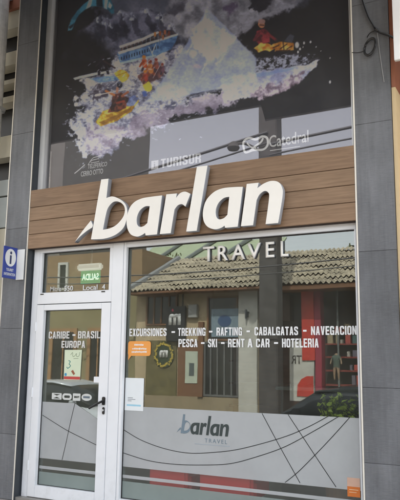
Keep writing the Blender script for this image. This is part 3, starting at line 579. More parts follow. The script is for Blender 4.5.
    # snowmobile and rider
    put(poly([(250, 40), (258, 31), (274, 34), (284, 42), (298, 51), (314, 52), (312, 60), (300, 69), (262, 73), (255, 67), (252, 52)], 1.6, 5), (24, 24, 30), .96)
    put(poly([(255, 58), (280, 55), (300, 55), (314, 53), (312, 59), (296, 67), (264, 73), (255, 70)], 1.2, 5)*np.clip((f3*.6+f5*.4-.42)*7, 0, 1), (176, 178, 192), .8)
    put(poly([(254, 41), (257, 31), (264, 28.5), (270, 33), (270, 42), (259, 44)], .9, 2), tone((70, 20, 30), (150, 50, 56), f3, 3), .97); seg(259, 33, 254, 40, 2.4, (92, 30, 40)); seg(268, 34, 276, 40, 2.6, (118, 40, 44)); seg(276, 40, 279, 41.5, 1.6, (40, 34, 36))
    seg(261, 24, 261.8, 25, 6, (186, 120, 80)); seg(260.4, 21.4, 263, 21.6, 4.6, (150, 116, 106)); seg(260, 25, 264, 25.4, 1.6, (60, 40, 40), .8)
    put(poly([(254, 48), (261, 42.5), (270, 44), (277, 47), (270, 51), (266, 50), (258, 52)], .9, 2), tone((176, 104, 30), (240, 182, 84), f3, 3), .97)
    put(poly([(272, 44), (282, 42), (293, 43), (294, 50), (286, 51), (275, 51)], .9, 2), tone((160, 96, 26), (232, 176, 84), f3, 3), .95)
    for x0, y0, x1, y1 in ((273, 48, 279, 45), (280, 49, 287, 44), (287, 49, 292, 46), (276, 51, 290, 50), (283, 42, 284, 50)): seg(x0, y0, x1, y1, 1.1, (40, 26, 22), .9)
    put(poly([(284, 41), (290, 34), (294, 36), (292, 43)], .9, 1), (70, 74, 84), .8); seg(262, 72, 300, 66, 1.8, (20, 20, 24), .9); seg(298, 64, 318, 58, 1.4, (50, 50, 56), .9)
    for x, y, q in ((297, 45, 2.2), (304, 43, 1), (310.5, 42, .9), (298, 52, 1), (330, 82, 1.1), (330, 58, .6), (300, 49, 1), (303, 47, .5), (316, 47, .5), (321, 51, .4)): put(blob(x, y, q*1., q*1.5, .5), (214, 216, 222), .9)
    put(poly([(222, 78), (258, 72), (290, 67), (319, 60.5), (316, 68), (304, 78), (280, 90), (256, 98), (224, 102)], 1.4, 5), tone((134, 136, 162), (222, 222, 234), f4*.6+f3*.4, 2.8), .95)
    put(poly([(226, 74), (262, 73), (296, 67), (292, 70), (262, 77), (226, 80)], 1.4, 2), (110, 132, 196), .65)
    put(poly([(250, 92), (284, 80), (304, 72), (298, 84), (270, 96), (252, 100)], 2, 10), tone((92, 72, 82), (190, 170, 176), f3, 3.2), .8)
    # pale translucent mountain
    tri = poly([(207, 9), (225, 26), (256, 58), (256, 82), (234, 86), (146, 103), (150, 96), (168, 72), (186, 44)], 1.6, 1.2)
    put(tri, tone((132, 141, 178), (178, 184, 208), f1*.45+f2*.4+f3*.15, 2.8), .93)
    put(poly([(205, 14), (224, 30), (238, 40), (226, 50), (219, 63), (213, 58), (199, 74), (206, 56), (192, 48), (186, 52)], 2, 8), tone((168, 174, 202), (222, 224, 236), f2*.6+f3*.4, 2.6), .8)
    put(poly([(146, 102), (156, 88), (170, 84), (186, 88), (190, 98), (234, 84), (234, 74), (256, 72), (257, 83), (230, 88), (190, 96)], 3, 6), tone((164, 168, 196), (218, 220, 232), f2*.6+f3*.4, 2.6), .8)
    put(blob(193, 54, 4, 4, .6, 2), (224, 224, 236), .6); put(blob(197, 66, 5, 2.5, .8, 3), (206, 170, 160), .4)
    C = C*(.9+.2*f5[..., None]); C = C*np.array([.95, .98, 1.05]); C = np.clip(C, 0, 255)/255.; Lc = np.where(C <= .04045, C/12.92, ((C+.055)/1.055)**2.4); Lc = np.clip(Lc*POSTER_GAIN, 0, .88)
    me = bpy.data.meshes.new('poster'); n = nx*nz; me.vertices.add(n); me.vertices.foreach_set('co', np.stack([X, np.full(X.shape, py), Z], -1).ravel())
    i = np.arange(n).reshape(nz, nx); q = np.stack([i[:-1, :-1], i[:-1, 1:], i[1:, 1:], i[1:, :-1]], -1).reshape(-1, 4); k = len(q)
    me.loops.add(k*4); me.polygons.add(k); me.loops.foreach_set('vertex_index', q.ravel()); me.polygons.foreach_set('loop_start', np.arange(k)*4); me.update()
    a = me.color_attributes.new('print', 'FLOAT_COLOR', 'POINT'); a.data.foreach_set('color', np.concatenate([Lc, np.ones(Lc.shape[:2]+(1,))], -1).ravel())
    m = bpy.data.materials.new('poster_print'); m.use_nodes = True; t = m.node_tree; at_ = t.nodes.new('ShaderNodeVertexColor'); at_.layer_name = 'print'
    b = t.nodes['Principled BSDF']; b.inputs['Roughness'].default_value = .55; b.inputs['Specular IOR Level'].default_value = .3; t.links.new(at_.outputs[0], b.inputs['Base Color'])
    return mobj('poster', me, m)
POSTER_GAIN = 2.1
poster = tag(build_poster(), 'dark printed collage of rafting, snow and mountain sports behind the upper window glass', 'poster')
obj('backing', bx(.083, 3.63, .2, .23, 3.33, 6.08), mat('poster_board', (.1, .1, .1), .8), poster)
PY = .1935
def plogo(body, a, b, **k): return ptext('printed_lettering', body, a, b, PY, M_vinyl, poster, **k)
text('printed_lettering', 'Catedral', at(269, 145, PY).x, at(308.5, 140, PY).x, 3.48, 3.60, PY, M_vinyl, poster, bold=.01)
obj('printed_lettering', bx(at(270, 149, PY).x, at(300, 145, PY).x, PY, PY+.0006, 3.447, 3.453), M_vinyl, poster)
def pcurve(pts, wid): return ribbon(B(), catmull(P2(pts, PY), 6), wid, PY)
bm = pcurve([(244, 150), (243.5, 142), (249, 138), (256, 139.5), (262, 136.5), (267, 138), (267.5, 145), (263, 149.5), (254, 150), (246, 152.5), (244, 150)], .022)
ribbon(bm, catmull(P2([(249, 152), (255, 146.5), (261, 142), (263, 138)], PY), 5), .02, PY-.0004); ribbon(bm, catmull(P2([(247, 143), (251, 147), (256, 148)], PY), 5), .014, PY-.0008)
obj('printed_emblem', bm, M_vinyl, poster)
M_plog = mat('dull_white_print', (.62, .63, .65), .6)
block('printed_lettering', 'TURISUR', at(161, 158, PY).x, at(201, 152, PY).x, 3.432, 3.53, PY, M_plog, poster)
bm = B(); xa, xb = at(151.5, 158, PY).x, at(158.5, 158, PY).x; box(bm, xa, xb, PY, PY+.0006, 3.43, 3.525)
obj('printed_emblem', bm, M_plog, poster); text('printed_lettering', 'i', xa+.03, xa+.05, 3.445, 3.51, PY-.0006, mat('grey_print', (.2, .2, .22), .6), poster)
text('printed_lettering', 'TELEFERICO', at(88, 165, PY).x, at(107, 165, PY).x, 3.545, 3.595, PY, M_plog, poster, bold=.01, shear=.15)
text('printed_lettering', 'CERRO OTTO', at(81, 172, PY).x, at(103, 172, PY).x, 3.465, 3.525, PY, M_plog, poster, bold=.02)
bm = pcurve([(74.5, 173.5), (80, 169), (85, 164.5)], .012); ribbon(bm, P2([(91, 160.5), (99, 158.5), (99, 161.5), (91, 163), (91, 160.5)], PY), .008, PY); ribbon(bm, catmull(P2([(88, 165), (93, 158), (100, 156.5)], PY), 4), .008, PY-.0004)
obj('printed_emblem', bm, M_plog, poster)

# ------------------------------------------------------------------ things stuck on the glass
M_org = mat('orange_sticker', (.80, .33, .07), .45, 0, .03); M_paper = mat('white_paper', (.78, .82, .84), .6, 0, .03); M_ink = mat('grey_ink', (.25, .27, .3), .6)
SY = GL-.0046
def rrect(x0, x1, z0, z1, r, n=5):
    out = []
    for cx, cz, a0 in ((x1-r, z0+r, -90), (x1-r, z1-r, 0), (x0+r, z1-r, 90), (x0+r, z0+r, 180)):
        for k in range(n+1): t = R(a0+90*k/n); out.append((cx+r*math.cos(t), cz+r*math.sin(t)))
    return out
bub = thing('sticker', (1.42, SY, 1.46), 'orange speech bubble sticker with white writing, below the word EXCURSIONES', 'sticker')
bm = prism(B(), rrect(1.285, 1.553, 1.497, 1.642, .025), SY, SY+.001); prism(bm, [(1.29, 1.52), (1.29, 1.452), (1.325, 1.4965), (1.34, 1.52)], SY+.0001, SY+.0009); obj('bubble', bm, M_org, bub)
bm = B(); random.seed(3)
for z, x0, x1, h in ((1.605, 1.36, 1.47, .018), (1.567, 1.335, 1.505, .017), (1.535, 1.33, 1.51, .019)):
    x = x0
    while x < x1: wd = rnd.uniform(.008, .018); box(bm, x, min(x+wd, x1), SY-.0005, SY-.0001, z-h*rnd.uniform(.3, .5), z+h*rnd.uniform(.3, .6)); x += wd+.004
obj('writing', bm, M_vinyl, bub)
qs = tag(obj('paper_notice', bx(1.262, 1.484, SY, SY+.001, .962, 1.279), M_paper), 'white paper notice stuck at the lower left corner of the display glass', 'notice')
bm = B()
for z, x0, x1 in ((1.085, 1.30, 1.36), (1.07, 1.30, 1.39), (1.055, 1.30, 1.345)): box(bm, x0, x1, SY-.0005, SY-.0001, z-.003, z+.003)
obj('small_print', bm, M_ink, qs); obj('blue_stripe', bx(1.29, 1.455, SY-.0005, SY-.0001, 1.005, 1.022), mat('pale_blue_ink', (.35, .62, .76), .6), qs)
sq = thing('sticker', (3.545, SY, .375), 'small orange and peach square sticker in the bottom right corner of the display glass', 'sticker')
obj('label_top', bx(3.494, 3.6, SY, SY+.001, .452, .522), mat('peach_sticker', (.62, .40, .30), .5), sq); obj('label_base', bx(3.494, 3.6, SY-.0003, SY+.0008, .372, .4517), mat('deep_orange_sticker', (.62, .17, .03), .5), sq)
obj('printed_line', box(bx(3.51, 3.585, SY-.0008, SY-.0004, .425, .431), 3.51, 3.57, SY-.0008, SY-.0004, .405, .41), mat('pale_ink', (.75, .5, .3), .6), sq)
dp = tag(obj('poster', prism(B(), [(.482, 1.238), (.697, 1.243), (.705, 1.553), (.478, 1.552)], SY, SY+.001), mat('pale_green_paper', (.62, .70, .52), .6, 0, .05)), 'small pale green poster with a red foot taped on the door glass', 'poster')
obj('red_band', bx(.484, .696, SY-.0006, SY-.0001, 1.246, 1.276), mat('red_ink', (.5, .06, .05), .6), dp)
bm = ribbon(B(), catmull([(.56, 1.50), (.585, 1.525), (.59, 1.485), (.615, 1.49), (.635, 1.515), (.64, 1.485), (.67, 1.49), (.68, 1.53)], 5), .0045, SY-.0003); obj('writing', bm, mat('green_ink', (.08, .14, .05), .6), dp); obj('underline', ribbon(B(), [(.6, 1.462), (.665, 1.464)], .004, SY-.0003), MATS['green_ink'], dp)
obj('drawing', ribbon(B(), catmull([(.535, 1.44), (.56, 1.43), (.545, 1.405), (.565, 1.385), (.53, 1.36), (.515, 1.375)], 5), .009, SY-.0003), mat('teal_ink', (.05, .22, .2), .6), dp)
obj('drawing', prism(B(), [(.575, 1.33), (.60, 1.345), (.63, 1.305), (.61, 1.29)], SY-.0006, SY-.0001), mat('brown_ink', (.3, .1, .05), .6), dp)
obj('drawing', prism(B(), rrect(.49, .52, 1.28, 1.31, .01), SY-.0006, SY-.0001), mat('blue_ink', (.05, .3, .5), .6), dp)
# payment card marks on the door
M_card = mat('card_decal', (.60, .62, .60), .5, 0, .05)
def disc(cx, cz, rx, rz, n=24): return [(cx+rx*math.cos(2*math.pi*k/n), cz+rz*math.sin(2*math.pi*k/n)) for k in range(n)]
def decal(name, loops, y, m, parent=None):
    me = curve_mesh(loops, .0003); n = len(me.vertices); co = np.empty(n*3); me.vertices.foreach_get('co', co); co = co.reshape(-1, 3)
    me.vertices.foreach_set('co', np.stack([co[:, 0], y-co[:, 2], co[:, 1]], 1).ravel()); me.update(); return mobj(name, me, m, parent)
cg = 'payment card decals on the door glass'
s = tag(decal('decal', [rrect(.333, .465, 1.034, 1.1, .008), [(.352, 1.09), (.40, 1.073), (.448, 1.09)], [(.352, 1.044), (.40, 1.061), (.448, 1.044)]], SY, M_card), 'silver rectangular card decal with an hourglass cutout, leftmost of the row on the door', 'sticker', cg)
s = tag(decal('decal', [rrect(.474, .60, 1.034, 1.1, .032), rrect(.50, .575, 1.054, 1.08, .012)], SY, M_card), 'silver rounded card decal made of two joined circles, second from the left on the door', 'sticker', cg)
s = tag(decal('decal', [rrect(.614, .712, 1.03, 1.104, .006), rrect(.63, .698, 1.058, 1.078, .004)], SY, M_card), 'silver square card decal with a slot across it, on the door glass', 'sticker', cg)
s = tag(decal('decal', [disc(.792, 1.07, .066, .036)], SY, M_card), 'silver oval card decal with dark writing, nearest the door handle', 'sticker', cg)
obj('writing', bx(.748, .832, SY-.0008, SY-.0004, 1.06, 1.081), mat('slate_ink', (.12, .16, .2), .6), s)

# ------------------------------------------------------------------ information sign on the left pillar
M_blue = mat('sign_blue', (.035, .06, .30), .4, 0, .04)
isg = thing('information_sign', (-.14, 0, 2.3), 'blue projecting tourist information sign with a white i, on the left stone pillar', 'sign')
pnl = obj('panel', bx(-.149, -.137, -.212, -.006, 2.318, 2.668, .002), M_blue, isg)
obj('mounting_plate', bx(-.1365, -.028, -.014, -.0045, 2.312, 2.652, .002), mat('white_sign_plate', (.80, .81, .80), .4, 0, .03), isg)
def xface(me, x):  # lay a mesh built in XZ onto the plane x, reading along +Y
    for v in me.vertices: y = v.co.y; v.co = (x, v.co.x, v.co.z)
    me.update(); return me
YC = -.109
me = bpy.data.meshes.new('disc'); bm = prism(B(), disc(YC, 2.548, .082, .098, 36), 0, .001)
for v in bm.verts: v.co = (-.1365+(.0005 if v.co.y > .0005 else 0), v.co.x, v.co.z)
bmesh.ops.recalc_face_normals(bm, faces=bm.faces[:]); bm.to_mesh(me); bm.free(); mobj('disc', me, M_vinyl, isg)
def side_text(name, body, y0, y1, z0, z1, x, m, bold=0.):
    return mobj(name, xface(text_mesh(body, y0, y1, z0, z1, 0, depth=0, bold=bold), x), m, isg)
bm = B(); box(bm, -.1358, -.1352, YC-.013, YC+.014, 2.478, 2.575); v0 = [bm.verts.new((-.1354, YC+.003+.016*math.cos(2*math.pi*k/16), 2.602+.017*math.sin(2*math.pi*k/16))) for k in range(16)]; bm.faces.new(v0)
obj('letter_i', bm, mat('sign_navy', (.03, .04, .12), .5), isg)
side_text('lettering', 'TOURIST', -.165, -.055, 2.398, 2.428, -.1362, M_vinyl, .02); side_text('lettering', 'INFORMATION', -.196, -.026, 2.348, 2.380, -.1362, M_vinyl, .02)

# ------------------------------------------------------------------ cable on the right pillar
cb = thing('cable', (3.85, -.02, 4.2), 'black cable with a coiled loop hanging on the top of the right stone pillar', 'cable')
K = lambda u, v, y=-.025: tuple(at(u, v, y))
obj('lead', tube(B(), catmull([K(356, -26), K(360, -10), K(363.2, 2), K(368, 16), K(373, 25), K(376, 29.5), K(380, 32.5), K(385, 34), K(391, 36.5), K(398, 40)], 5), .010, 8), M_black, cb)
ln = B(); c0 = at(370, 47, -.028)
for t0, rr in ((0, 1.), (.6, .93), (1.4, 1.06)):
    tube(ln, [(c0.x+.046*rr*math.cos(t)+.018*math.sin(t), -.026-.006*rr, c0.z+.074*rr*math.sin(t)) for t in (2*math.pi*k/28+t0 for k in range(29))], .0075, 6)
obj('coil', ln, M_black, cb)
obj('tie', tube(B(), catmull([K(376, 30), K(370, 33), K(367, 37.5)], 5), .005, 6), M_black, cb)
obj('knot', tube(B(), [K(374.5, 27.5, -.03), K(376, 29.5, -.034), K(378, 31.5, -.03)], [.012, .017, .012], 8), M_black, cb)
obj('thin_wire', tube(B(), catmull([K(377, 31, -.012), K(380, 55, -.012), K(384, 82, -.012)], 4), .003, 6), mat('grey_wire', (.3, .3, .3), .5), cb)
obj('thin_wire', tube(B(), catmull([K(352, 52.5, -.012), K(358, 52.6, -.012), K(364, 51, -.012)], 4), .003, 6), M_black, cb)

# ------------------------------------------------------------------ neighbours seen at the frame edges
M_cream = mat('cream_render', (.50, .46, .36), .8, 0, .1, 4); M_orng = mat('terracotta_paint', (.30, .11, .06), .7, 0, .15, 5); M_yel = mat('yellow_cream_paint', (.62, .47, .27), .7, 0, .08, 4)
nl = thing('neighbour_building', (-2.4, .35, 0), 'cream building with a terracotta band and dark louvre openings, left of the stone pillar', 'building')
bm = B(); zz = [(0, 1.2), (1.35, 3.0), (3.9, 4.18), (4.62, 4.70), (4.87, 4.925), (5.12, 5.30), (5.62, 5.86)]
for a, b in zz: box(bm, -4.6, -.36, .32, .5, a, b)
box(bm, -4.6, -.36, .62, 6, 0, 7.2); obj('wall', bm, M_cream, nl)
obj('cornice', bx(-4.6, -.36, .28, .5, 5.865, 7.2), M_orng, nl)
obj('window', bx(-4.6, -.36, .52, .615, 1.2, 5.86), mat('dark_opening', (.012, .012, .014), .3), nl)
bm = B()
for a, b in ((3.02, 3.40), (3.42, 3.62)): box(bm, -4.6, -.36, .34, .5, a, b, .004)
obj('cladding_board', bm, mat('pale_grey_board', (.40, .42, .40), .7, 0, .12, 4), nl)
bm = B()
for k in range(9): box(bm, -4.6, -.36, .335, .345, 1.37+k*.18, 1.54+k*.18, .004)
obj('cladding_board', bm, wood_mat('honey_wood', (.42, .28, .16), 9), nl)
dpp = thing('downpipe', (-.825, .2, 0), 'weathered white downpipe running up the cream building at the left edge', 'pipe')
M_pipe = mat('weathered_white_paint', (.80, .80, .79), .6, 0, .22, 9, .3, 30)
obj('pipe', tube(B(), [(-.825, .2, 0), (-.825, .2, 3), (-.825, .2, 7)], .072, 16), M_pipe, dpp)
for z in (2.2, 4.5, 6.0): obj('bracket', box(bx(-.91, -.74, .12, .27, z-.02, z+.02), -.85, -.80, .2705, .319, z-.015, z+.015), M_alu, dpp)
nr = thing('neighbour_building', (6.2, .3, 0), 'yellow cream building with a terracotta upper strip, right of the stone pillar', 'building')
bm = B(); box(bm, 3.99, 4.022, .03, .5, 0, 3.80); box(bm, 4.022, 8.5, .45, .7, 0, 3.3); box(bm, 3.99, 8.5, .71, 6, 0, 7); obj('wall', bm, M_yel, nr)
obj('painted_strip', bx(3.99, 4.022, .03, .5, 3.802, 7), M_orng, nr)
obj('window', bx(4.022, 8.5, .5, .7, 3.302, 7), mat('brown_dark_glass', (.03, .022, .016), .2), nr)
ws = thing('hanging_sign', (4.5, -.15, 3.95), 'white signboard hanging beyond the top of the right pillar', 'sign')
obj('board', bx(4.058, 5.2, -.17, -.13, 3.95, 4.95, .004), mat('white_signboard', (.82, .82, .82), .5, 0, .03), ws)
obj('arm', box(bx(4.3, 4.34, -.125, .45, 4.9, 4.94), 4.9, 4.94, -.125, .45, 4.9, 4.94), M_dark, ws)

# ------------------------------------------------------------------ street
M_pave = mat('pavement_slabs', (.30, .28, .26), .8, 0, .15, 5, .3, 30); M_asph = mat('asphalt', (.055, .055, .057), .85, 0, .2, 8, .4, 120)
def structure(name, bm, m): return tag(obj(name, bm, m), kind='structure')
structure('ground', bx(-150, 150, -150, 150, -1.8, -.56), mat('earth', (.20, .17, .13), .9, 0, .2, .3))
structure('pavement', bx(-40, 40, -2.75, -.006, -.555, -.002), M_pave); structure('building_plinth', bx(-40, 40, -.0055, 9, -.555, -.004), M_pave)
structure('kerb', bx(-40, 40, -2.9, -2.755, -.555, .004, .01), mat('kerb_stone', (.36, .35, .33), .8))
bm = B(); v = [bm.verts.new(p) for p in ((-40, -7.8, -.5), (40, -7.8, -.5), (40, -2.905, -.13), (-40, -2.905, -.13))]; bm.faces.new(v); structure('road', bm, M_asph)
structure('kerb', bx(-40, 40, -7.95, -7.805, -.555, -.37, .01), MATS['kerb_stone']); structure('pavement', bx(-40, 40, -10.6, -7.955, -.555, -.376), mat('tan_paving', (.30, .25, .17), .8, 0, .15, 4))

# ------------------------------------------------------------------ buildings across the street (seen in the glass)
WY = mir(10.6)            # their front walls
M_tile = mat('clay_tile', (.36, .315, .235), .75, 0, .5, 3.2, .5, 30); M_wallc = mat('ochre_cream_wall', (.40, .315, .20), .8, 0, .3, 2.2); M_brown = mat('brown_timber', (.16, .075, .035), .6, 0, .2, 4, stretch=(1, 1, 6))
M_shopd = mat('dark_shop_glass', (.018, .017, .016), .12, 0, .2); M_whp = mat('white_paint', (.46, .455, .42), .6, 0, .2, 2.5); M_red = mat('red_paint', (.46, .04, .025), .5, 0, .2, 3)
def tile_roof(x0, x1, ye, ze, yr, zr, per=.135, rows=9, th=.035):
    """rows of rounded tiles from the eave (ye, ze) up to the ridge (yr, zr)"""
    bm = B(); nx = int((x1-x0)/per*8)
    for r in range(rows):
        t0, t1 = r/rows, (r+1)/rows+.02; a = []; b = []
        for i in range(nx+1):
            x = x0+(x1-x0)*i/nx; q = int((x-x0)/per*8+.5)//8; jt = .012*math.sin(q*12.9898+r*78.233)+.008*math.sin(q*39.4+r*11.1); h = .028*math.cos(2*math.pi*(x-x0)/per)+jt
            a.append(bm.verts.new((x, ye+(yr-ye)*t0, ze+(zr-ze)*t0+h+th))); b.append(bm.verts.new((x, ye+(yr-ye)*t1, ze+(zr-ze)*t1+h)))
        for i in range(nx): bm.faces.new((a[i], a[i+1], b[i+1], b[i]))
    return bm
def slope_slab(x0, x1):
    bm = B(); pr_ = [(mir(10.02), 3.335), (mir(13), 4.675), (mir(13), 3.4), (mir(10.05), 3.30)]
    a = [bm.verts.new((x0, y, z)) for y, z in pr_]; b = [bm.verts.new((x1, y, z)) for y, z in pr_]; bm.faces.new(a); bm.faces.new(b[::-1])
    for i in range(4): bm.faces.new((a[i], b[i], b[(i+1) % 4], a[(i+1) % 4]))
    return bm
def win(parent, x0, x1, z0, z1, y=None, mf=None, mp=None, bars=0, fw=.05, name='window'):
    """framed window on a wall facing +Y: frame stands proud, pane inside it"""
    y = WY if y is None else y; bm = B()
    for a in ((x0, x0+fw, z0, z1), (x1-fw, x1, z0, z1), (x0+fw, x1-fw, z0, z0+fw), (x0+fw, x1-fw, z1-fw, z1)): box(bm, a[0], a[1], y, y+.06, a[2], a[3])
    for k in range(bars): x = x0+(x1-x0)*(k+1)/(bars+1); box(bm, x-.02, x+.02, y+.01, y+.05, z0+fw, z1-fw)
    f = obj(name, bm, mf or M_brown, parent); obj('pane', bx(x0+fw, x1-fw, y+.003, y+.02, z0+fw, z1-fw), mp or M_shopd, f); return f
A = thing('tiled_building', (-3.6, WY, 0), 'low ochre building with corrugated tile roof across the street, reflected left in the glass', 'building')
obj('wall', bx(-5.5, -1.62, WY-5, WY, .5, 3.5), M_wallc, A); obj('base_course', bx(-5.52, -1.6, WY-4.9, WY+.05, -.376, .5), mat('tan_stone_base', (.24, .19, .12), .8, 0, .2, 5), A)
obj('roof', tile_roof(-5.45, -1.0, mir(10), 3.36, mir(13), 4.72), M_tile, A); bm = B()
v = [bm.verts.new(p) for p in ((-5.46, mir(10.02), 3.36), (-5.46, mir(13), 4.72), (-7.4, mir(15.5), 4.6), (-6.4, mir(11.5), 3.5))]; obj('barge_board', tube(B(), [(-5.5, mir(10), 3.40), (-5.5, mir(13), 4.76)], .09, 6), mat('grey_board', (.22, .23, .24), .7), A); bm.free()
obj('gable', prism(B(), [(-5.45, 3.3), (-1.36, 3.3), (-1.36, 3.36), (-5.45, 3.36)], WY-.02, mir(10.02)), M_brown, A)
win(A, -5.15, -4.1, 2.42, 3.3, bars=3); win(A, -3.17, -2.24, 2.0, 3.2)
obj('roof_deck', slope_slab(-5.43, -1.002), M_brown, A)
d = win(A, -3.26, -2.24, .52, 1.98, bars=4, mf=mat('grey_grille', (.10, .10, .10), .5), name='door')
obj('post', bx(-2.2, -1.66, WY, WY+.12, -.376, 3.34), M_whp, A); obj('post', bx(-3.42, -3.27, WY, WY+.1, .5, 2.5), M_brown, A)
obj('panel', bx(-4.06, -3.43, WY, WY+.04, .5, 2.0), M_brown, A); obj('panel', bx(-5.1, -4.1, WY, WY+.04, .5, 2.0), mat('olive_panel', (.12, .10, .04), .6, 0, .35, 5), A)
obj('conduit', tube(B(), [(-3.95, WY+.02, 2.0), (-3.95, WY+.02, 3.3)], .018, 6), M_dark, A); obj('meter_box', bx(-3.72, -3.46, WY, WY+.12, 2.62, 2.98, .01), mat('meter_grey', (.30, .30, .29), .6), A)
obj('wall_lamp', box(bx(-1.98, -1.9, WY+.12, WY+.2, 2.6, 2.75, .01), -1.96, -1.92, WY+.2, WY+.24, 2.56, 2.8), M_dark, A)
obj('downpipe', tube(B(), [(-1.58, WY+.06, -.37), (-1.58, WY+.06, 3.25)], .035, 8), mat('pipe_grey', (.25, .25, .24), .6), A)
rs = random.Random(4)
bs = thing('wall_sign', (-4.09, WY, 2.0), 'black square sign with a white letter m on the ochre building opposite', 'sign')
obj('board', bx(-4.40, -3.80, WY+.065, WY+.14, 1.98, 2.95, .01), M_black, bs); text('lettering', 'm', -4.30, -3.93, 2.42, 2.74, WY+.142, M_vinyl, bs, back=True, bold=.05)
obj('motif', prism(B(), disc(-4.18, 2.84, .03, .04, 10), WY+.141, WY+.145), mat('pink_print', (.6, .06, .12), .5), bs)
ms = thing('wall_sign', (-4.5, WY, 1.3), 'round wreath sign with a pale letter m and yellow ring on the building opposite', 'sign')
obj('disc', prism(B(), disc(-4.5, 1.62, .33, .36, 30), WY+.045, WY+.07), mat('dark_green_print', (.03, .045, .02), .6), ms)
bm = B(); n = 40
for k in range(n):
    t = 2*math.pi*k/n; q = .28+rnd.uniform(-.03, .03); prism(bm, [(-4.5+q*math.cos(t)+.045*math.cos(t+a), 1.62+q*1.1*math.sin(t)+.045*math.sin(t+a)) for a in (0, 1.9, 3.6)], WY+.071+k*.0002, WY+.0712+k*.0002+.004)
obj('wreath', bm, mat('yellow_print', (.45, .33, .05), .6, 0, .3, 12), ms); text('lettering', 'm', -4.64, -4.36, 1.54, 1.74, WY+.085, M_vinyl, ms, back=True, bold=.06)
bn = tag(obj('banner', bx(-3.02, -2.22, WY+.065, WY+.08, 2.1, 2.85), mat('blue_grey_banner', (.16, .22, .27), .6, 0, .1)), 'blue grey banner with a darker crest in the second window opposite', 'banner')
obj('crest', prism(B(), disc(-2.62, 2.52, .2, .16, 20), WY+.081, WY+.085), mat('navy_print', (.03, .07, .16), .6), bn); obj('crest', prism(B(), rrect(-2.72, -2.5, 2.22, 2.28, .01), WY+.081, WY+.085), MATS['navy_print'], bn)
pp = tag(obj('poster', bx(-3.82, -3.45, WY+.045, WY+.055, .85, 1.72), mat('pale_green_poster', (.42, .46, .38), .6, 0, .1)), 'pale green poster on the brown panel of the ochre building opposite', 'poster'); obj('picture', bx(-3.7, -3.55, WY+.0555, WY+.058, 1.05, 1.4), mat('dark_print', (.08, .1, .1), .6), pp)
G2 = thing('dark_passage', (-1.2, WY-.4, 0), 'dark timber porch between the two tiled buildings opposite', 'porch')
obj('wall', bx(-1.6, -.84, WY-1, WY-.4, -.376, 3.25), mat('dark_brown_timber', (.05, .022, .012), .6, 0, .2), G2); obj('lintel', bx(-1.6, -.84, WY-.4, WY-.1, 2.5, 3.2), MATS['dark_brown_timber'], G2)
pq = tag(obj('notice_board', bx(-1.56, -1.16, WY-.39, WY-.36, 1.13, 1.66), mat('grey_white_sheet', (.40, .42, .44), .6)), 'pale notice on the dark timber porch opposite', 'notice'); obj('picture', bx(-1.46, -1.26, WY-.359, WY-.356, 1.25, 1.5), MATS['dark_print'], pq)
Bb = thing('tiled_building', (1, WY, 0), 'red and white shop with corrugated tile roof across the street, reflected right in the glass', 'building')
obj('wall', bx(-.8, 4.5, WY-5, WY-.3, 0, 3.4), mat('dark_shop_wall', (.03, .022, .02), .6), Bb)
obj('roof', tile_roof(-1.0, 4.6, mir(10), 3.36, mir(13), 4.72), M_tile, Bb); obj('gable', bx(-1.0, 4.6, WY-.3, mir(10.03), 3.24, 3.33), M_brown, Bb); obj('roof_deck', slope_slab(-.998, 4.58), M_brown, Bb)
obj('panel', bx(-.82, -.18, WY-.29, WY, .5, 1.98), M_whp, Bb); obj('base_course', bx(-.82, 4.5, WY-.29, WY+.02, -.376, .5), MATS['dark_brown_timber'], Bb)
obj('red_column', bx(-.48, -.15, WY-.28, WY+.03, 1.5, 3.24), M_red, Bb); obj('red_column', bx(-.14, .02, WY-.28, WY+.02, .5, 3.24), mat('crimson_paint', (.26, .02, .045), .6, 0, .2, 3), Bb)
obj('red_shape', prism(B(), [(-.62, .62), (-.6, .9), (-.5, 1.05), (-.36, 1.12), (-.19, 1.12), (-.19, .62)], WY+.002, WY+.02), M_red, Bb)
text('lettering', 'TR', -.78, -.5, 1.42, 1.62, WY+.004, mat('dark_ink', (.05, .05, .05), .6), Bb, back=True, bold=.01)
for k in range(5): obj('shelf', bx(.1, 3.8, WY-.29, WY-.05, .9+k*.33, .94+k*.33), mat('red_brown_shelf', (.16, .025, .02), .5), Bb)
for k in range(5):
    x = .14
    while x < 2.2:
        wd = rs.uniform(.05, .16); c_ = rs.choice([(.30, .05, .04), (.10, .09, .12), (.25, .20, .12), (.05, .10, .10), (.30, .28, .25)])
        if not .12 < x < .62 or k > 2: obj('stock', bx(x, x+wd, WY-.27, WY-.1, .941+k*.33, .941+k*.33+rs.uniform(.08, .24)), mat('stock_%d' % int(c_[0]*100+c_[1]*10), c_, .6), Bb)
        x += wd+rs.uniform(.01, .08)
for k in range(4): obj('mullion', bx(.42+k*.8, .46+k*.8, WY-.04, WY, .5, 3.24), mat('grey_mullion', (.12, .13, .13), .5), Bb)
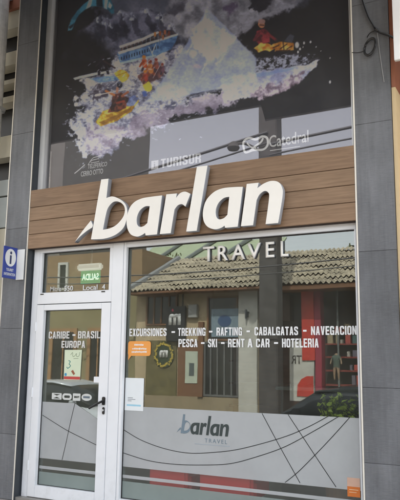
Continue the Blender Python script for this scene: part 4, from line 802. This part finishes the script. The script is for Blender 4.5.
# clothes on a display form in that window: torso, arms, bare legs
me = bpy.data.meshes.new('display_form'); sc_ = .42
vp = [(0, 0, .95), (0, 0, 1.15), (0, 0, 1.38), (0, 0, 1.5), (0, 0, 1.62), (-.2, 0, 1.4), (-.3, .02, 1.15), (-.33, .1, .95), (.2, 0, 1.4), (.3, .02, 1.15), (.33, .1, .95), (-.1, 0, .85), (-.12, .03, .48), (-.12, 0, .08), (.1, 0, .85), (.13, .04, .48), (.14, 0, .08)]
ve = [(0, 1), (1, 2), (2, 3), (3, 4), (2, 5), (5, 6), (6, 7), (2, 8), (8, 9), (9, 10), (0, 11), (11, 12), (12, 13), (0, 14), (14, 15), (15, 16)]
vr = [.19, .18, .21, .08, .13, .10, .07, .055, .10, .07, .055, .14, .10, .065, .14, .10, .065]
me.from_pydata([(.38+x*sc_, WY-.02+y*sc_, 1.0+z*sc_) for x, y, z in vp], ve, [])
o = mobj('display_form', me, mat('shirt_green', (.05, .075, .06), .8)); me.materials.append(mat('tan_form', (.26, .17, .11), .6)); sm = o.modifiers.new('Skin', 'SKIN')
for q, r_ in zip(me.skin_vertices[0].data, vr): q.radius = (r_*sc_, r_*sc_*.8)
me.skin_vertices[0].data[0].use_root = True; o.modifiers.new('Sub', 'SUBSURF').levels = 1
dg = bpy.context.evaluated_depsgraph_get(); m2 = bpy.data.meshes.new_from_object(o.evaluated_get(dg)); o.modifiers.clear(); o.data = m2
m2.polygons.foreach_set('material_index', [1 if p.center.z < 1.0+.78*sc_ or abs(p.center.x-.38) > .27*sc_ or p.center.z > 1.0+1.5*sc_ else 0 for p in m2.polygons]); m2.polygons.foreach_set('use_smooth', [True]*len(m2.polygons))
tag(o, 'dark green shirt on a tan display form in the red shop window opposite', 'mannequin')
# taller green roofed house behind on the left, and its ochre front
H = thing('ochre_house', (-8.6, mir(11), -.376), 'two storey ochre house with an orange timber band, left of the tiled building opposite', 'house')
obj('wall', bx(-12, -5.62, mir(13.2), mir(11), -.376, 3.5), mat('olive_ochre_wall', (.22, .19, .10), .8, 0, .12, 2), H)
obj('timber_band', bx(-12, -5.60, mir(13.2), mir(10.97), 3.5, 4.75), mat('orange_timber', (.25, .17, .095), .6, 0, .25, 4, stretch=(1, 1, 8)), H)
for x0, x1, z0, z1 in ((-8.75, -8.35, 3.62, 4.5),): win(H, x0, x1, z0, z1, y=mir(10.97), mf=M_whp, fw=.08)
for x0, x1 in ((-9.0, -7.9), (-7.5, -6.7)): win(H, x0, x1, .7, 2.4, y=mir(11), bars=1, mf=mat('honey_timber', (.30, .17, .08), .6, 0, .15, 5), fw=.12)
T = thing('apartment_building', (-14, mir(16), -.5), 'tall grey apartment block behind the ochre house, reflected low in the poster glass', 'building')
obj('wall', bx(-20, -10.9, mir(19.5), mir(13.5), -.5, 17), mat('grey_brown_render', (.17, .165, .155), .8, 0, .15, 2), T)
obj('balcony', bx(-12.8, -11.2, mir(13.49), mir(12.7), 6.6, 7.7), mat('beige_concrete', (.42, .37, .28), .8, 0, .1), T)
for k in range(4):
    for x in (-12.6, -14.6, -16.6): win(T, x, x+1.1, 5.0+k*2.9, 6.5+k*2.9, y=mir(13.5), mf=M_whp, fw=.08)
GH = thing('green_roof_house', (-5.5, mir(15), -.376), 'house with a pale green metal roof rising behind the ochre tiled building opposite', 'house')
obj('wall', bx(-9.2, -3.4, mir(19), mir(14.4), -.376, 4.1), M_wallc, GH)
bm = B(); v = [bm.verts.new(p) for p in ((-9.0, mir(13.8), 3.9), (-3.2, mir(13.8), 3.9), (-3.2, mir(17), 6.0), (-9.0, mir(17), 6.0))]; bm.faces.new(v); r = bmesh.ops.extrude_face_region(bm, geom=bm.faces[:])
for g in [g for g in r['geom'] if isinstance(g, bmesh.types.BMVert)]: g.co.z -= .08
obj('roof', bm, mat('pale_green_metal', (.36, .42, .29), .5, 0, .08, 3), GH)
for x in (-8.6, -7.1, -5.6): obj('seam', tube(B(), [(x-.3, mir(13.75), 3.95), (x+1.0, mir(17), 6.1)], .07, 6), mat('dark_grey_flashing', (.14, .16, .16), .6), GH)
# concrete utility post across the street with its wires and a lamp
M_post = mat('dark_weathered_post', (.075, .07, .068), .8, 0, .35, 4)
up = thing('utility_post', (-.38, mir(8.2), -.376), 'thick dark street post opposite, reflected between the tiled roofs', 'post')
obj('shaft', bx(-.60, -.16, mir(8.4), mir(8.05), -.376, 9.8, .02), M_post, up); obj('crossarm', bx(-1.4, .6, mir(8.5), mir(8.41), 9.3, 9.45, .01), M_post, up)
lm = obj('lamp_arm', tube(B(), catmull([(-.6, mir(8.2), 6.3), (-.85, mir(7.9), 6.42), (-1.05, mir(7.7), 6.38)], 5), .03, 8), M_post, up); obj('lamp_head', lathe(B(), [(.02, .1), (.1, .05), (.15, -.05), (.12, -.1)], (-1.07, mir(7.7), 6.35), 14), MATS['grey_cable'] if 'grey_cable' in MATS else M_post, lm)
wg = 'overhead wires across the street'
def w1(x, d=0.): return 6.66-d+.152*(x+.34) if x < -.05 else 6.40-d+.06*(x-.3)
def w2(x, d=0.): return 3.25-d+.022*(x+.5)+.006*(x+.5)**2
M_wire = mat('grey_cable', (.09, .09, .095), .6)
for f, d, rad, xa, xb, lab in ((w1, 0., .034, -11, -.36, 'thick overhead wire, highest of the wires left of the street post'), (w1, .26, .022, -11, -.36, 'thinner overhead wire below the thick one, left of the street post'),
                               (w1, 0., .034, -.3, 9, 'thick overhead wire running right from the street post'), (w1, .26, .022, -.3, 9, 'thinner overhead wire running right from the street post'),
                               (w2, -.14, .016, -11, 9, 'wire crossing in front of the tiled roofs'), (w2, .02, .012, -11, 9, 'thin sagging wire just under the roof wire')):
    tag(obj('wire', tube(B(), [(x, mir(7.06 if f is w2 else 8.02)+d*.1, (f(x, d) if xb > 0 > xa and f is w2 else (6.40-d+.06*(x-.3) if xb > 0 else 6.66-d+.152*(x+.34)))) for x in np.linspace(xa, xb, 41)], rad, 6), M_wire), lab, 'wire', wg)
# cars at the far kerb
M_tyre = mat('tyre_rubber', (.015, .015, .016), .8); M_rim = mat('alloy_rim', (.45, .46, .47), .3, .6, .05); M_carglass = mat('car_window', (.02, .024, .028), .05, 0, .02); M_lamp = mat('headlamp_lens', (.6, .62, .62), .1)
def loft(bm, st, side=12):
    rings = []
    for x, hw, z0, z1, cr in st:      # station, half width, sill, top, corner radius factor
        ring = []
        for k in range(side+1):
            t = math.pi*k/side; cx, sz = math.cos(t), math.sin(t)
            ring.append(bm.verts.new((x, hw*math.copysign(abs(cx)**cr, cx), z0+(z1-z0)*sz**cr)))
        rings.append(ring)
    for a, b in zip(rings[:-1], rings[1:]):
        for k in range(side): bm.faces.new((a[k], a[k+1], b[k+1], b[k]))
        bm.faces.new((a[0], b[0], b[-1], a[-1]))
    bm.faces.new(rings[0]); bm.faces.new(rings[-1][::-1]); return bm
def make_car(loc, flip, paint, label):
    t = thing('parked_car', loc, label, 'car', 'cars parked along the far kerb'); t.rotation_euler = (0, 0, math.pi if flip else 0)
    obj('body', loft(B(), [(-2.05, .55, .35, .60, .5), (-1.98, .74, .26, .72, .42), (-1.5, .82, .22, .86, .36), (-.8, .85, .2, .93, .34), (.2, .86, .2, .95, .34), (1.2, .86, .2, .97, .34), (1.8, .83, .22, .95, .36), (2.02, .72, .28, .86, .42), (2.08, .5, .36, .7, .5)], 16), paint, t, True, True)
    cab = obj('cabin_glass', loft(B(), [(-1.05, .70, .88, .93, .5), (-.45, .68, .88, 1.33, .42), (.1, .66, .88, 1.42, .4), (.9, .65, .88, 1.40, .4), (1.45, .66, .88, 1.22, .45), (1.85, .68, .88, .95, .5)], 14), M_carglass, t, True, True)
    obj('roof', loft(B(), [(-.42, .60, 1.30, 1.345, .5), (.1, .62, 1.37, 1.435, .5), (.9, .61, 1.36, 1.415, .5), (1.4, .58, 1.2, 1.25, .5)], 12), paint, t, True, True)
    for x in (-1.3, 1.3):
        for sy in (-1, 1):
            wq = B(); lathe(wq, [(.30, -.09), (.32, -.06), (.32, .06), (.30, .09)], n=24)
            for v in wq.verts: v.co = (x+v.co.x, sy*.78+v.co.z, .32+v.co.y)
            wo = obj('wheel', wq, M_tyre, t, True); rq = lathe(B(), [(.2, -.095), (.2, .095)], n=10)
            for v in rq.verts: v.co = (x+v.co.x, sy*.78+v.co.z, .32+v.co.y)
            obj('rim', rq, M_rim, wo)
    for sy in (-1, 1):
        obj('headlight', bx(-2.02, -1.9, sy*.6-.14, sy*.6+.14, .56, .68, .02), M_lamp, t, True); obj('mirror', bx(-.75, -.62, sy*.86-.07, sy*.86+.07, .92, 1.03, .02), paint, t, True)
    obj('bumper', bx(-2.10, -1.95, -.6, .6, .28, .42, .02), M_black, t, True); return t
make_car((1.75, mir(6.6), -.37), False, mat('dark_car_paint', (.012, .013, .016), .12, .2, .02), 'black car parked opposite, its low bonnet reflected at the right of the window')
make_car((-4.75, mir(6.9), -.44), True, mat('silver_car_paint', (.55, .58, .62), .2, .3, .02), 'silver car parked opposite, its bonnet reflected beside the door')
# trees behind the roofs
M_leaf = mat('leaf_green', (.05, .085, .025), .7, 0, .5, 2.5); M_leaf2 = mat('leaf_olive', (.085, .10, .035), .7, 0, .5, 2.5); M_bark = mat('bark', (.07, .05, .035), .9, 0, .25, 8)
def tree(x, y, h, rad, m, label):
    t = thing('tree', (x, y, -.16), label, 'tree', 'trees behind the buildings opposite')
    bm = B(); tube(bm, [(x, y, -.2), (x+.1, y, h*.35), (x, y+.1, h*.75)], [.2, .15, .06], 8)
    for k in range(5): a = k*1.3; tube(bm, [(x, y, h*.3+k*.3), (x+math.cos(a)*rad*.6, y+math.sin(a)*rad*.6, h*.55+k*.25)], [.07, .02], 6)
    obj('trunk', bm, M_bark, t); bm = B(); cl = [(rnd.gauss(0, .45), rnd.gauss(0, .45), rnd.gauss(0, .42), rnd.uniform(.22, .45)) for _ in range(26)]
    for k in range(7000):
        c = cl[k % 26]; u = Vector((rnd.gauss(0, 1), rnd.gauss(0, 1), rnd.gauss(0, 1))).normalized()*c[3]*rnd.random()**.4
        p = Vector((x+(c[0]+u.x)*rad, y+(c[1]+u.y)*rad, h*.66+(c[2]+u.z)*h*.36)); e = Euler((rnd.uniform(0, 6), rnd.uniform(0, 6), rnd.uniform(0, 6))).to_matrix(); s_ = rnd.uniform(.04, .09)
        bm.faces.new([bm.verts.new(p+e @ Vector(q)*s_) for q in ((-1, 0, 0), (0, -.55, .1), (1, 0, 0), (0, .55, .1))])
    obj('crown', bm, m, t)
for i, (x, h, rad, lab) in enumerate(((-6.4, 6.2, 2.2, 'olive green tree beside the green roofed house opposite'), (-3.0, 5.9, 2.3, 'green tree rising behind the ochre tiled building'), (.2, 6.3, 2.6, 'tall olive tree behind the gap between the tiled roofs'), (3.2, 5.8, 2.4, 'green tree behind the red and white shop'), (6.4, 6.4, 2.6, 'tall olive tree farthest right behind the shops opposite'))):
    tree(x, mir(17+(i % 2)*1.5), h, rad, (M_leaf2, M_leaf)[i % 2], lab)
bm = B(); v0 = []
for i in range(41):
    x = -140+i*7; v0.append((bm.verts.new((x, -60, -.5)), bm.verts.new((x, -95, 7+3*math.sin(i*.7)+2*math.sin(i*1.9))), bm.verts.new((x, -140, -.5))))
for a, b in zip(v0[:-1], v0[1:]):
    for k in range(2): bm.faces.new((a[k], b[k], b[k+1], a[k+1]))
structure('hill', bm, mat('wooded_hill', (.06, .08, .045), .9, 0, .4, .3))

# ------------------------------------------------------------------ inside the shop
ct = thing('reception_counter', (2.9, 1.8, .03), 'dark reception counter with a pale top edge inside the shop window', 'counter')
obj('counter_body', bx(2.3, 3.62, 1.75, 2.3, .03, 1.14, .01), mat('dark_laminate', (.022, .018, .018), .4), ct); obj('counter_top', bx(2.25, 3.63, 1.7, 2.35, 1.141, 1.18, .012), mat('grey_laminate', (.16, .17, .17), .35), ct)
M_seat = mat('red_upholstery', (.85, .04, .05), .5, 0, .06, 8)
def seat(x0, x1, label, first=None):
    t = thing('seat', ((x0+x1)/2, .44, .03), label, 'stool', 'red stools behind the frosted glass')
    obj('cushion', bx(x0, x1, .26, .62, .22, .40, .03), M_seat, t); obj('backrest', bx(x0, x1, .19, .255, .25, .56, .025), M_seat, t)
    for x in (x0+.05, x1-.05):
        for y in (.29, .58): obj('leg', tube(B(), [(x, y, .03), (x, y, .219)], .018, 8), M_alu, t)
seat(1.53, 1.95, 'bright red upholstered seat behind the frosted glass, nearer the door'); seat(2.08, 2.62, 'wide red upholstered seat behind the frosted glass, nearer the right pillar')
PX, PYY, PZ = 3.36, .40, .03
pt = thing('potted_plant', (PX, PYY, PZ), 'leafy yellow green potted plant inside the window beside the right pillar', 'plant')
obj('pot', lathe(B(), [(.10, 0), (.14, .5), (.15, .53), (.13, .53), (.12, .48)], (PX, PYY, PZ), 20), mat('clay_pot', (.25, .12, .08), .7), pt)
bm = B(); sm_ = B()
for k in range(44):
    a = rnd.uniform(0, 6.28); l = rnd.uniform(.02, .17); tp = Vector((PX+math.cos(a)*l, PYY+math.sin(a)*l, PZ+rnd.uniform(.85, 1.16))); b0 = Vector((PX+rnd.uniform(-.05, .05), PYY, PZ+.5)); tube(sm_, [b0, (b0+tp)/2+Vector((0, 0, .06)), tp], .006, 5)
    for q in range(18):
        p = b0.lerp(tp, .35+.65*q/17)+Vector((rnd.uniform(-.06, .06), rnd.uniform(-.06, .06), rnd.uniform(-.04, .04))); e = Euler((rnd.uniform(-.9, .9), rnd.uniform(-.9, .9), rnd.uniform(0, 6.28))).to_matrix(); s_ = rnd.uniform(.045, .085)
        bm.faces.new([bm.verts.new(p+e @ Vector(c)*s_) for c in ((0, 0, 0), (.35, -.3, .05), (1, 0, -.1), (.35, .3, .05))])
obj('stem', sm_, mat('plant_stem', (.08, .1, .03), .7), pt); obj('leaves', bm, mat('bright_leaf', (.50, .58, .10), .55, 0, .4, 9), pt)
ex = thing('exit_sign', (.12, .9, 2.36), 'green lit exit sign under a white lamp housing, seen through the window over the door', 'exit sign')
obj('housing', bx(.0, .36, .86, .94, 2.52, 2.60, .02), mat('lit_housing', (.8, .82, .8), .5, 0, .02, emit=.12), ex)
obj('panel', bx(.05, .34, .896, .904, 2.36, 2.515), mat('exit_green', (.02, .36, .16), .4, 0, .05, emit=.16), ex); text('lettering', 'SALIDA', .07, .32, 2.40, 2.48, .894, mat('exit_white', (.7, .85, .75), .5, emit=.3), ex, back=True, bold=.03)
obj('cable', tube(B(), [(.2, .9, 2.595), (.2, .9, 2.96)], .012, 8), M_vinyl, ex)
rk = thing('brochure_rack', (1.1, 4.2, .03), 'wooden brochure rack on the back wall of the dim shop', 'rack')
obj('rack_frame', bx(.5, 1.8, 4.35, 4.59, .03, 2.0), M_brown, rk)
for k in range(5): obj('shelf', bx(.5, 1.8, 4.2, 4.345, .4+k*.35, .43+k*.35), M_brown, rk)

# loose pieces become parts of their own
def islands(o):
    bm = bmesh.new(); bm.from_mesh(o.data); bm.verts.ensure_lookup_table(); seen = [-1]*len(bm.verts); n = 0
    for v in bm.verts:
        if seen[v.index] < 0:
            st = [v]; seen[v.index] = n
            while st:
                a = st.pop()
                for e in a.link_edges:
                    b_ = e.other_vert(a)
                    if seen[b_.index] < 0: seen[b_.index] = n; st.append(b_)
            n += 1
    for k in range(1, n):
        b2 = bm.copy(); b2.verts.ensure_lookup_table(); bmesh.ops.delete(b2, geom=[v for v in b2.verts if seen[v.index] != k], context='VERTS')
        me = bpy.data.meshes.new(o.data.name)
        for m in o.data.materials: me.materials.append(m)
        b2.to_mesh(me); b2.free(); q = o.copy(); q.data = me; COL.objects.link(q); q.parent = o.parent; q.matrix_parent_inverse = o.matrix_parent_inverse.copy()
    if n > 1:
        bmesh.ops.delete(bm, geom=[v for v in bm.verts if seen[v.index] != 0], context='VERTS'); bm.to_mesh(o.data)
    bm.free()
for o in list(S.objects):
    if o.type == 'MESH' and o.parent and o.name.split('.')[0] in ('standoff', 'reveal', 'side_wall', 'edge_trim', 'cladding_board', 'arm', 'bracket', 'frosted_film'): islands(o)
